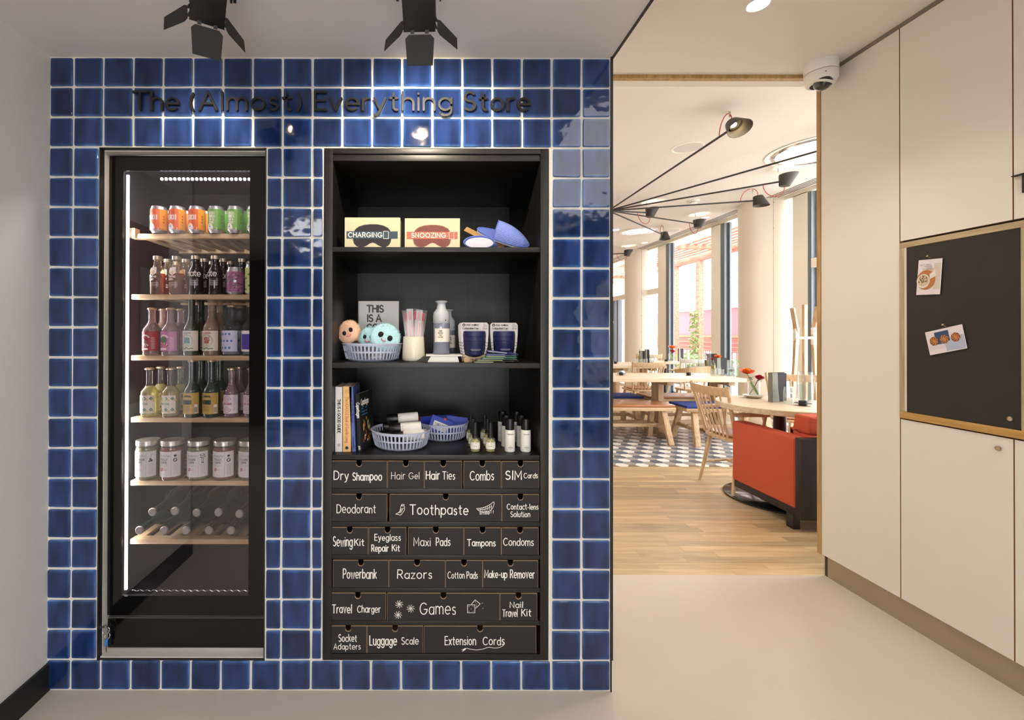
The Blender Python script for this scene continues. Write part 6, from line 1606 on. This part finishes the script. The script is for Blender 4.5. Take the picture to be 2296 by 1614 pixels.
def vase(lbl,x,y,z,sc=1.0,tulip=(-.062,.0,.215),rose=(.035,-.01,.165),seed=1,saucer=True):
    t=thing('flower_vase',lbl,'vase',(x,y,z)); z0=.0
    if saucer:
        MB().lathe([(0,.0),(.045,.0),(.062,.008),(.082,.022),(.080,.023),(.058,.012),(0,.008)],40).build('saucer',mat('saucer','#dcd5c8',.4),t,ang=50); z0=.012
    MB().lathe([(0,z0+.004),(.045,z0),(.046,z0+.006),(.046,z0+.125),(.0445,z0+.125),(.0445,z0+.012),(0,z0+.012)],30).build('glass_wall',clear,t,ang=50)
    tv=Vector(tulip); rv=Vector(rose)
    m=MB().tube([(.03,0,z0+.015),(.0,.0,z0+.09),(tv.x*.55,tv.y,tv.z*.72),tuple(tv)],.0032,7); m.build('stem',fg,t)
    m=MB(); petalset(m,tv-Vector((0,0,.012)),(-.1,-.35,1),6,.060,.030,1.0,0,seed,.35); petalset(m,tv-Vector((0,0,.010)),(0,-.2,1),4,.05,.026,.45,1,seed+1,.2); m.build('tulip_petals',[fo,fo2],t,ang=80)
    MB().tube([(-.03,.01,z0+.015),(.01,.0,z0+.09),tuple(rv)],.0026,7).build('stem',mat('stem_brown','#5b3a34',.6),t)
    m=MB()
    for k,(n,op,L_) in enumerate(((4,.25,.044),(5,.6,.046),(6,.95,.046))): petalset(m,rv-Vector((0,0,.012)),(.1,-.2,1),n,L_,.022,op,0,seed+3+k,.1)
    m.build('rose_petals',[fr_],t,ang=80)
    m=MB(); q=random.Random(seed)
    for k in range(16):
        c=Vector((-.018,.005,.165)); d=Vector((q.uniform(-1,1),q.uniform(-1,1),q.uniform(-.4,1))).normalized()*.024; e=d.cross(Vector((0,0,1))).normalized()*.004; m.add([c,c+d*.5-e,c+d,c+d*.5+e],[(0,1,2,3)],0)
    for k in range(5):
        c=rv-Vector((0,0,.012)); a=k*1.25; d=Vector((math.cos(a)*.03,math.sin(a)*.03,-.012)); e=Vector((-d.y,d.x,0))*.25; m.add([c,c+d*.5-e,c+d,c+d*.5+e],[(0,1,2,3)],0)
    m.build('leaflets',fgd,t,smooth=False)
    m=MB(); vs=[]
    for i in range(8):
        s=i/7; c=Vector((-.038,-.006,z0+.118)).lerp(Vector((.034,-.01,z0+.012)),s); ww=.016*math.sin(PI*(.08+.88*s))
        vs+= [c+Vector((-.3*ww,-.004,-ww*.9)),c,c+Vector((.3*ww,-.004,ww*.9))]
    m.add(vs,[(i*3+j,i*3+j+1,(i+1)*3+j+1,(i+1)*3+j) for i in range(7) for j in range(2)]); m.build('leaf',fg,t,ang=80)
    t.scale=(sc,sc,sc); return t
def onT(px,py,h=TH):
    Z=(CAMZ-h)*F/(py-747); return (px-953)/F*Z, Yd(Z), h+.0005
x,y,z=onT(1690,891); vase('glass vase with an orange tulip and a red rose on the round table',x,y,z,1.0)
x,y,z=onT(1728,900.5); menu('grey and black menu holder standing on the round table',x,y,z,.165,.232,14)
x,y,z=onT(1768,903); glasses('inverted glass tumbler on the round table beside the menu holder',x,y,z,True,'stacked glasses'); glasses('upper inverted tumbler stacked on the one beside the menu holder',x,y,z+.045,True,'stacked glasses')
x,y,z=onT(1805,898); carafe('tall glass water carafe on the round table behind the candle holder',x,y,z,.235,.05)
x,y,z=onT(1800,908); coaster('black disc candle holder on the round table, nearest one',x,y,z)
for px,py,l in ((1393,841,'black disc candle holder at the left of the long table'),(1544,841,'black disc candle holder at the middle of the long table'),(1380,815,'black disc candle holder on the second long table'),(1494,810,'black disc candle holder on the far small table')):
    x,y,z=onT(px,py); coaster(l,x,y,z)
# long table group
x,y,z=onT(1599,838.5); oil('green oil bottle behind the glasses on the long table',x,y,z+0)
x,y,z=onT(1603,838); menu('grey menu holder on the long table behind the glasses',x+.03,y+.02,z,.15,.215,0)
x,y,z=onT(1628,838.5); vase('flowers in a vase behind the menu holder on the long table',x-.02,y+.13,z,.85,(-.01,0,.262),(-.09,0,.22),7,False)
for i,(px,py) in enumerate(((1600,842),(1617,842),(1610,839))): x,y,z=onT(px,py); glasses(['left','right','rear'][i]+' tumbler in front of the menu holder on the long table',x,y,z)
x,y,z=onT(1641,842); carafe('square cut glass carafe at the right end of the long table',x,y,z,.2,.055)
# second table group
x,y,z=onT(1434,813); oil('green oil bottle on the second long table',x,y,z)
x,y,z=onT(1436,812.5); menu('grey menu holder on the second long table, left one',x,y+.03,z,.13,.215,0)
x,y,z=onT(1447,814); menu('tall grey menu holder on the second long table, right one',x,y,z,.075,.25,0)
for i,(px,py) in enumerate(((1425,814.5),(1433,816),(1441,816),(1448,815))): x,y,z=onT(px,py); glasses(ORD[i]+' tumbler from the left on the second long table',x,y,z)
x,y,z=onT(1461,814); carafe('slim glass carafe on the second long table beside the menus',x,y,z,.22,.04)
# far small table
x,y,z=onT(1506,810); vase('far vase with one orange flower on the small table by the window',x,y,z,1.25,(.0,0,.215),(.01,0,.15),11,False)
x,y,z=onT(1521,810); menu('black menu holder on the far small table',x,y,z,.10,.25,0)
x,y,z=onT(1514,811); glasses('tumbler on the far small table beside the flowers',x,y,z)
# dark round table group (behind the round column)
x,y,z=4.55,Yd(7.28),TH+.0005; menu('grey menu holder on the dark round table',x+.0,y+.05,z,.16,.215,0)
oil('tall oil bottle on the dark round table',x-.05,y,z); carafe('glass carafe on the dark round table',x-.14,y-.02,z,.24,.05)
# ---- coat stands ----
def coatstand(lbl,x,Z,mir=1):
    t=thing('coat_stand',lbl,'coat stand',(x,Yd(Z),0),math.radians(10))
    def pole(a,b,nm='pole'): MB().bar(a,b,.042,.030).build(nm,oakz,t,bevel=.003)
    pole((.0,0,0.02),(.0,.0,1.62)); 
    pole((-.26*mir,-.05,0.0),(-.11*mir,0,1.28)); pole((-.11*mir,0,1.30),(-.19*mir,-.02,1.58),'branch')
    pole((.26*mir,.06,0.0),(.12*mir,0,1.28)); pole((.12*mir,0,1.30),(.2*mir,.02,1.6),'branch')
    MB().bar((-.13,0,1.24),(.14,0,1.24),.05,.028).bar((-.115*mir,0,1.16),(-.115*mir,0,1.36),.048,.034).bar((.125*mir,0,1.16),(.125*mir,0,1.36),.048,.034).build('joint',whitew,t,bevel=.006)
    return t
coatstand('branching oak coat stand with white joints beside the windows',4.34,5.20)
coatstand('far oak coat stand seen beside the tile wall edge',4.45,11.2)
# ---- ceiling fixtures of the dining room ----
def ring(lbl,px,py,rpx,lit=True,power=0):
    Z=(HD-CAMZ)*F/(747-py); x=(px-953)/F*Z; r=rpx/F*Z
    t=thing('ring_light',lbl,'ceiling light',(x,Yd(Z),HD-.001))
    MB().lathe([(r,0),(r,-.008),(r*.93,-.010),(r*.90,-.004)],48).build('outer_ring',white,t)
    MB().lathe([(r*.90,-.004),(r*.88,-.012),(r*.80,-.012),(r*.79,-.002)],48).build('inner_ring',chrome,t)
    MB().lathe([(0,-.003),(r*.79,-.003)],40).build('diffuser',mat('ring_diffuser','#fff6e6',.5,emit=2.2),t)
    if power:
        l=bpy.data.lights.new('ring_lamp','AREA'); l.shape='DISK'; l.size=r*1.4; l.energy=power; l.color=SOFT
        o=bpy.data.objects.new('ring_lamp',l); o.location=(x,Yd(Z),HD-.02); COL.objects.link(o)
ring('large round ceiling light partly hidden by the panel wall',1838,335,100,power=DP)
ring('round ceiling light far back over the second table',1431,518,40,power=DP)
def at_ceil(px,py): Z=(HD-CAMZ)*F/(747-py); return (px-953)/F*Z,Yd(Z)
x,y=at_ceil(1542,330); downlight('flat round grey speaker disc in the dining ceiling',x,y,HD,.155,on=False,name='ceiling_speaker')
x,y=at_ceil(1565,412); downlight('small round unlit disc in the dining ceiling',x,y,HD,.055,on=False,name='ceiling_disc')
x,y=at_ceil(1582,487); downlight('small lit downlight near the windows',x,y,HD,.06)
x,y=at_ceil(1445,544); downlight('farther small lit downlight near the columns',x,y,HD,.07)
x,y=at_ceil(1505,516); downlight('unlit round disc beyond the far ring light',x,y,HD,.16,on=False,name='ceiling_disc')
x,y=at_ceil(1380,515); downlight('small lit downlight beside the tile wall edge',x,y,HD,.07)
x,y=at_ceil(1556,449); t=thing('smoke_detector','white round smoke detector in the dining ceiling','smoke detector',(x,y,HD))
MB().lathe([(0,-.045),(.03,-.045),(.05,-.035),(.052,-.02),(.075,-.015),(.078,0),(0,0)],32).build('detector_body',white,t)
m=MB()
for k in range(12): a=k*PI/6; m.box(-.004,.0505,-.033,.004,.053,-.022,0,Matrix.Rotation(a,4,'Z'))
m.build('vent',darkink,t,smooth=False)
# pendant lamps on long rods
hub=(2.62,Yd(6.5),3.04)
shade_m=mat('lamp_shade','#33322f',.5); redc=mat('red_cord','#b3241f',.5); glowm=mat('lamp_glow','#ffdca0',.5,emit=60)
t=thing('pendant_rods_hub','black round ceiling hub from which the lamp rods fan out','lamp hub',hub)
MB().cyl((0,0,-.03),(0,0,.03),.06,n=24).cyl((0,0,.03),(0,0,.159),.012,n=12).build('hub_body',shade_m,t)
def rodlamp(lbl,end,down=True,frm=hub,wire=True,up_glow=0,lean=(0,0)):
    e=Vector(end); h=Vector(frm); d=(e-h).normalized()
    t=thing('rod_lamp',lbl,'pendant lamp',tuple(e),0,'black rod lamps under the dining ceiling'); L_=.0
    MB().cyl((h+d*.06)-e,-d*.0,.0105,n=8).build('rod',shade_m,t)
    s_=-1 if down else 1
    ax=Vector((d.x*.1+lean[0],d.y*.1+lean[1],s_)).normalized(); x=ax.orthogonal().normalized(); y=ax.cross(x); M=Matrix.Translation(d*.045)@Matrix((x,y,ax)).transposed().to_4x4()@Matrix.Scale(.86,4)
    dl=(M.inverted().to_3x3()@d); dl.z=0; dl.normalize(); sh=MB(); nn_=32; vs=[]
    for rr_,zz_,of_,sl_ in ((0,-.07,0,0),(.058,-.07,0,0),(.064,-.062,0,0),(.108,.085,.03,.12),(.105,.085,.03,.12),(.058,-.058,0,0),(0,-.058,0,0)):
        for i in range(nn_):
            th=2*PI*i/nn_; px_=rr_*math.cos(th)+dl.x*of_; py_=rr_*math.sin(th)+dl.y*of_
            vs.append((px_,py_,zz_+sl_*((px_-dl.x*of_)*dl.x+(py_-dl.y*of_)*dl.y)))
    sh.add(vs,[(j*nn_+i,j*nn_+(i+1)%nn_,(j+1)*nn_+(i+1)%nn_,(j+1)*nn_+i) for j in range(6) for i in range(nn_)],0,M).build('shade',shade_m,t,ang=40)
    MB().lathe([(0,-.03),(.028,-.03)],20,M=M).build('bulb',glowm,t)
    bk=M@Vector((0,0,-.07)); a=-d*.16
    mid=(bk+a)/2+Vector((0,0,-s_*.12)); up=Vector((0,0,-s_*.17)); q=[]
    for i in range(13):
        u=i/12; q.append(a*(1-u)**3+(a+up)*3*u*(1-u)**2+(bk+up)*3*u*u*(1-u)+bk*u**3)
    MB().tube([tuple(p) for p in q],.004,6).build('cord',redc,t)
    MB().cyl((-d.x*.02,-d.y*.02,.02),(-d.x*.02,-d.y*.02,HD-e.z),.0012,n=5).cyl((-d.x*.02,-d.y*.02,HD-e.z-.045),(-d.x*.02,-d.y*.02,HD-e.z),.008,n=10).build('hanging_wire',steel,t)
    l=spot('rod_beam',e+M.to_3x3()@Vector((0,0,0))+d*.03+ax*.0,e+d*.03+ax,RL if not down else RL*1.5,100,.5,WARM,.03)
    return t
def at_rod(px,py,z=3.04): Z=(z-CAMZ)*F/(747-py); return ((px-953)/F*Z,Yd(Z),z)
rodlamp('nearest black rod lamp shining down, top of the dining ceiling',at_rod(1640,288),True,lean=(.0,-.62))
rodlamp('black rod lamp hidden past the opening edge, second rod',at_rod(1900,318),True)
rodlamp('black rod lamp with upturned shade near the slot vent',at_rod(1750,406),False)
rodlamp('black rod lamp with down turned shade before the round column',at_rod(1692,449),True)
rodlamp('short black rod lamp with upturned shade near the hub',at_rod(1452,476.5),False)
rodlamp('black rod lamp with upturned shade pointing to the far windows',at_rod(1561,501),False)
rodlamp('far black rod lamp with down turned shade at the lowest rod',at_rod(1487,526),True)
hub2=(2.62,Yd(10.6),3.04)
t2=dup(t,hub2,0,'second lamp hub farther back behind the tile wall')
rodlamp('farthest black rod lamp with upturned shade beside the first column',at_rod(1401,568),False,frm=hub2)
# grille on the wall end, threshold light for the opening
downlight('lit downlight over the oak floor just past the opening',1.15,Yd(2.95),HD,.05,power=DL2)
